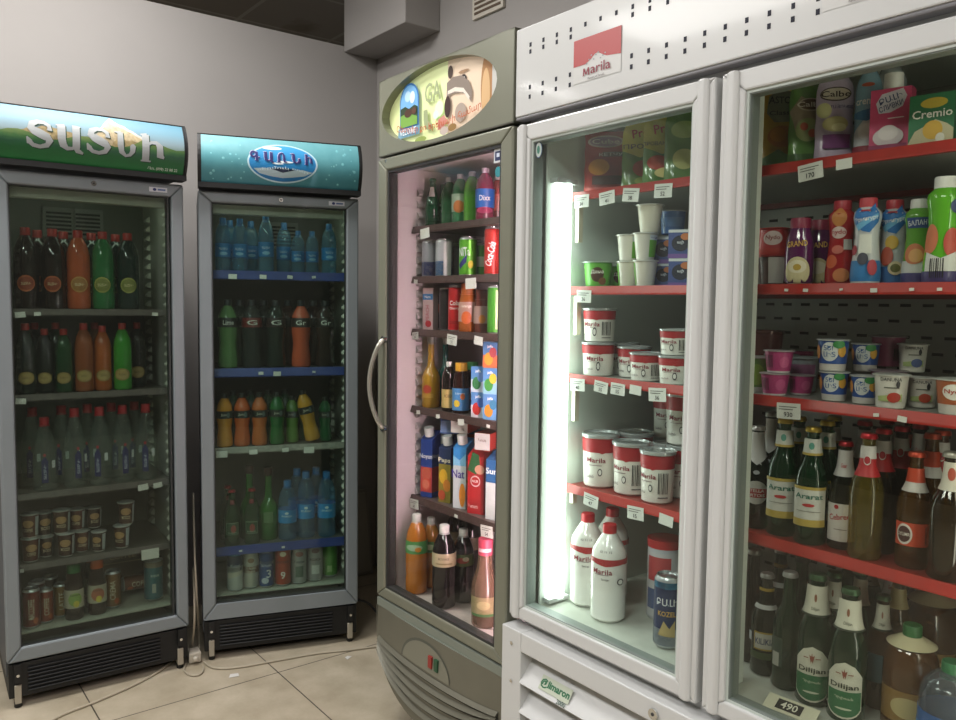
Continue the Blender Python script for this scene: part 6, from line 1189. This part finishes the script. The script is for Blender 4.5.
def ceil_mat():
    m, nt, N, L = newmat('ceiling_tile'); tc = N.new('ShaderNodeTexCoord'); br = N.new('ShaderNodeTexBrick'); br.offset = 0
    br.inputs['Scale'].default_value = 1; br.inputs['Brick Width'].default_value = .6; br.inputs['Row Height'].default_value = .6; br.inputs['Mortar Size'].default_value = .012
    br.inputs['Color1'].default_value = hexc('#8d8881'); br.inputs['Color2'].default_value = hexc('#868079'); br.inputs['Mortar'].default_value = hexc('#a29e97')
    mp = N.new('ShaderNodeMapping'); mp.inputs['Location'].default_value = (.05, .1, 0); L.new(tc.outputs['Object'], mp.inputs[0]); L.new(mp.outputs[0], br.inputs['Vector'])
    nz = N.new('ShaderNodeTexNoise'); nz.inputs['Scale'].default_value = 2.2; nz.inputs['Detail'].default_value = 7; L.new(tc.outputs['Object'], nz.inputs['Vector'])
    cr = N.new('ShaderNodeValToRGB'); cr.color_ramp.elements[0].position = .60; cr.color_ramp.elements[0].color = (1, 1, 1, 1); cr.color_ramp.elements[1].position = .72; cr.color_ramp.elements[1].color = hexc('#a89478'); L.new(nz.outputs[0], cr.inputs[0])
    mm = N.new('ShaderNodeMixRGB'); mm.blend_type = 'MULTIPLY'; mm.inputs[0].default_value = .6; L.new(br.outputs[0], mm.inputs[1]); L.new(cr.outputs[0], mm.inputs[2])
    b = N.new('ShaderNodeBsdfPrincipled'); b.inputs['Roughness'].default_value = .9; L.new(mm.outputs[0], b.inputs['Base Color'])
    o = N.new('ShaderNodeOutputMaterial'); L.new(b.outputs[0], o.inputs[0]); return m
m = MB(); m.box(XW - 2.5, XE + .1, YE - .1, YW + 1.2, -.05, 0, floor_mat()); rr('floor', m)
m = MB(); m.box(XW - 2.5, XE + .1, YE - .1, YW + 1.2, ZCEIL, ZCEIL + .05, ceil_mat()); rr('ceiling', m)
m = MB(); m.box(XW - .1, XW, YE, YW, 0, 2.58, wallm); rr('wall_left', m)
m = MB(); m.box(XW - .1, XE, YW, YW + .1, 0, ZCEIL, wallm); rr('wall_right', m)
m = MB(); m.box(XE, XE + .1, YE - .1, YW + .1, 0, ZCEIL, mat('#66615b', .8)); rr('wall_front', m)
m = MB(); m.box(XW - 2.5, XE + .1, YE - .1, YE, 0, ZCEIL, mat('#66615b', .8)); rr('wall_back', m)
m = MB(); m.box(XW - 2.6, XW - 2.5, YE - .1, YW + 1.3, 0, ZCEIL, mat('#6b665f', .8)); rr('wall_beyond', m)
m = MB(); m.box(XW - 2.5, XW - .1, YW + 1.2, YW + 1.3, 0, ZCEIL, mat('#6b665f', .8)); rr('wall_far', m)
m = MB(); m.box(XW, -.752, .570, YW, 2.552, ZCEIL, wallm); o = rr('trim_1', m, bev=.004); o['label'] = 'boxed-in beam in the corner under the ceiling'
m = MB(); m.box(-.50, -.30, YW - .012, YW, 2.53, 2.70, mat('#c4beb2', .5)); 
for k in range(7): m.box(-.485, -.315, YW - .014, YW - .011, 2.545 + k * .02, 2.555 + k * .02, mat('#5a4a3c', .7))
o = obj('air_grille', m); o.matrix_world = Matrix.Translation(to_world('R', 0, -.002, 0)) @ Matrix.Rotation(FRAMES['R'][1], 4, 'Z'); tag(o, 'beige slotted air grille on the right wall above the coolers', 'vent')
# open steel cable tray over the partition wall, seen at the top left
m = MB(); st = mat('#5f5d5a', .4, .6); ty0, ty1 = -.62, -.22
for z in (2.66, 2.78):
    for x in (-1.52, -1.42): m.cyl((x, -4.0, z), (x, -.28, z), .006, st, 6)
y = -4.0
while y < -.3:
    m.cyl((-1.52, y, 2.66), (-1.42, y + .06, 2.78), .004, st, 5); m.cyl((-1.42, y, 2.66), (-1.52, y + .06, 2.78), .004, st, 5); y += .06
for y in (-3.4, -2.0, -.6): m.cyl((-1.47, y, 2.78), (-1.47, y, 2.998), .004, st, 5)
o = obj('cable_tray', m); o.matrix_world = Matrix.Translation(to_world('R', 0, 0, 0)) @ Matrix.Rotation(FRAMES['R'][1], 4, 'Z'); tag(o, 'grey wire cable tray above the left wall near the ceiling', 'cable tray')
# leaning board behind the corner cooler
m = MB(); m.box(-.16, .16, -.006, .006, 0, .42, mat('#8d8880', .6)); m.box(-.145, .145, -.009, .0, .015, .405, mat('#989388', .6))
o = obj('board', m, bev=.002); o.matrix_world = Matrix.Translation(to_world('R', XW + .10, .52, .004)) @ Matrix.Rotation(FRAMES['R'][1] + pi / 2, 4, 'Z') @ Matrix.Rotation(-.16, 4, 'X'); tag(o, 'pale framed board leaning on the wall beside the corner cooler', 'board')
# bottle standing on the floor beside the olive cooler
kf = bottle(.24, .032, '#9aa8ac', '#3a2420', 'pet', .25, bands=[(.16, .34, '#2f6fb0'), (.34, .62, '#d0d4d6')], ops=[('t', 'aqua', 0, .48, .05, '#3a5a8a', dict(w=.03))])
random.seed(3)
b = bpy.data.objects.new('water_bottle', kf[0][1]); C.objects.link(b); b.matrix_world = Matrix.Translation(to_world('R', -.155, .19, .001)) @ Matrix.Rotation(-.3, 4, 'Z')
for nm, me, lb in kf[1:]: c = bpy.data.objects.new(nm, me); C.objects.link(c); c.parent = b
tag(b, 'water bottle with blue and white label on the floor beside the olive cooler', 'bottle')
# cables, adaptor and scraps of paper on the floor
cream = mat('#a89f8c', .5)
def smooth(pts, n=8):
    pts = [Vector(p) for p in pts]; o = []
    for i in range(len(pts) - 1):
        p0, p1, p2, p3 = pts[max(i - 1, 0)], pts[i], pts[i + 1], pts[min(i + 2, len(pts) - 1)]
        for k in range(n):
            t = k / n; o.append(.5 * ((2 * p1) + (-p0 + p2) * t + (2 * p0 - 5 * p1 + 4 * p2 - p3) * t * t + (-p0 + 3 * p1 - 3 * p2 + p3) * t ** 3))
    return o + [pts[-1]]
def gpt(u, v, z=.005):
    d = FW + RT * ((u - 478) / F_PX) + UP * ((360 - v) / F_PX); k = (z - CAMH) / d.z; return CAM + d * k
m = MB(); m.tube(smooth([gpt(*p) for p in ((30, 735), (60, 716), (100, 700), (140, 682), (165, 667), (176, 655))] ), .0042, cream); o = obj('power_cable', m); tag(o, 'cream cable running along the floor to the lower left', 'cable')
m = MB(); m.tube(smooth([gpt(*p) for p in ((204, 662), (215, 668), (240, 667), (285, 659), (320, 653), (350, 650), (380, 646))]), .0042, cream); o = obj('power_cable', m); tag(o, 'cream cable lying on the floor in front of the corner cooler', 'cable')
cx = gpt(198, 668); m = MB(); m.tube(smooth([gpt(*p) for p in ((186, 664), (184, 670), (190, 675), (198, 675), (203, 671), (203, 666))]), .0032, cream); o = obj('power_cable', m); tag(o, 'small loop of cream cable beside the white adaptor', 'cable')
m = MB(); q = gpt(199, 652, .01); m.tube(smooth([Vector(q), Vector(q) + Vector((-.01, .03, .06)), to_world('B', -.02, .03, .22), to_world('B', -.026, .05, .40), to_world('B', -.028, .2, .60)]), .004, cream); m.tube(smooth([Vector(q) + Vector((-.03, 0, 0)), to_world('B', -.03, .0, .17), to_world('B', -.032, .08, .34)]), .004, cream)
o = obj('power_cable', m); tag(o, 'cream cables climbing the gap between the two grey coolers', 'cable')
m = MB(); m.tube(smooth([to_world('R', -.02, .60, .30), to_world('R', -.10, .45, .22), to_world('R', -.07, .33, .08), to_world('R', -.03, .30, .02)]), .005, BLACK); m.tube(smooth([to_world('B', .60, .08, .14), to_world('B', .66, .12, .10), to_world('B', .72, .10, .02), to_world('B', .78, .10, .006)]), .005, BLACK); o = obj('power_cable', m); tag(o, 'black cable hanging between the corner cooler and the olive cooler', 'cable')
m = MB(); m.box(-.022, .022, -.028, .028, -.02, .02, mat('#bdb7a8', .45)); m.cyl((0, -.028, 0), (0, -.045, 0), .01, mat('#bdb7a8', .45)); o = obj('power_adaptor', m, bev=.005); o.location = gpt(194, 655, .024); o.rotation_euler = (.0, .0, .5); tag(o, 'white block adaptor on the floor between the two grey coolers', 'adaptor')
pm = mat('#cfcdc8', .6)
for u, v, a, s, lb in ((234, 676, .3, .018, 'white paper scrap on the floor tile before the corner cooler'), (348, 658, 1.0, .013, 'white paper scrap beside the cable near the olive cooler')):
    m = MB(); m.add([(-s, -s * .7, .001), (s, -s * .5, .002), (s * .8, s * .8, .0015), (-s * .7, s * .6, .003), (-s, -s * .7, .0018), (s, -s * .5, .0028), (s * .8, s * .8, .0023), (-s * .7, s * .6, .0038)], [(3, 2, 1, 0), (4, 5, 6, 7), (0, 1, 5, 4), (1, 2, 6, 5), (2, 3, 7, 6), (3, 0, 4, 7)], pm)
    o = obj('paper_scrap', m); o.location = gpt(u, v, .0); o.rotation_euler = (0, 0, a); tag(o, lb, 'paper')
# ------------------------------------------------------------------ light
def ceiling_lamp(x, y, power, lab, sx=1.2, sy=.6, col=(1, .985, .965)):
    m = MB(); m.box(x - sx / 2 - .02, x + sx / 2 + .02, y - sy / 2 - .02, y + sy / 2 + .02, ZCEIL - .03, ZCEIL - .001, mat('#d8d8d4', .5)); m.box(x - sx / 2, x + sx / 2, y - sy / 2, y + sy / 2, ZCEIL - .035, ZCEIL - .03, emis('#fff6ea', 3.0))
    o = obj('ceiling_light', m); o.matrix_world = Matrix.Translation(to_world('R', 0, 0, 0)) @ Matrix.Rotation(FRAMES['R'][1], 4, 'Z'); tag(o, lab, 'light')
    l = bpy.data.lights.new('lamp_light', 'AREA'); l.shape = 'RECTANGLE'; l.size = sx; l.size_y = sy; l.energy = power; l.color = col
    lo = bpy.data.objects.new('lamp_light', l); C.objects.link(lo); lo.parent = o; lo.location = (x, y, ZCEIL - .04)
ceiling_lamp(-.5, -2.35, 50, 'ceiling light panel in the aisle facing the olive cooler')
ceiling_lamp(1.9, -2.35, 58, 'ceiling light panel in the aisle above the viewer')
ceiling_lamp(3.9, -1.2, 36, 'ceiling light panel near the front wall of the shop')
ceiling_lamp(-.35, -.75, 36, 'unseen fill light panel added between the corner beam and the aisle', .6, .6)  # added fill, brightens the corner and the gap beside the olive cooler
ceiling_lamp(-2.6, -2.9, 90, 'unseen fill light panel added beyond the left partition wall', .6, .6)  # added fill, brightens the ceiling seen over the partition
w = bpy.data.worlds.new('shop_air'); bpy.context.scene.world = w; w.use_nodes = True; w.node_tree.nodes['Background'].inputs[0].default_value = (.75, .8, .9, 1); w.node_tree.nodes['Background'].inputs[1].default_value = .3
# ------------------------------------------------------------------ camera
cd = bpy.data.cameras.new('camera'); co = bpy.data.objects.new('camera', cd); C.objects.link(co)
cd.sensor_fit = 'HORIZONTAL'; cd.sensor_width = 36; cd.lens = F_PX / 956 * 36; cd.clip_start = .02
Mx = Matrix((RT, UP, -FW)).transposed().to_4x4(); Mx.translation = CAM; co.matrix_world = Mx
sc = bpy.context.scene; sc.camera = co
sc.view_settings.view_transform = 'Standard'; sc.view_settings.look = 'None'; sc.view_settings.gamma = 1; sc.view_settings.use_curve_mapping = False
sc.view_settings.exposure = 0.0
sc.cycles.transparent_max_bounces = 24; sc.cycles.max_bounces = 8; sc.cycles.diffuse_bounces = 4; sc.cycles.glossy_bounces = 3
sc.cycles.caustics_reflective = False; sc.cycles.caustics_refractive = False; sc.cycles.sample_clamp_indirect = 4
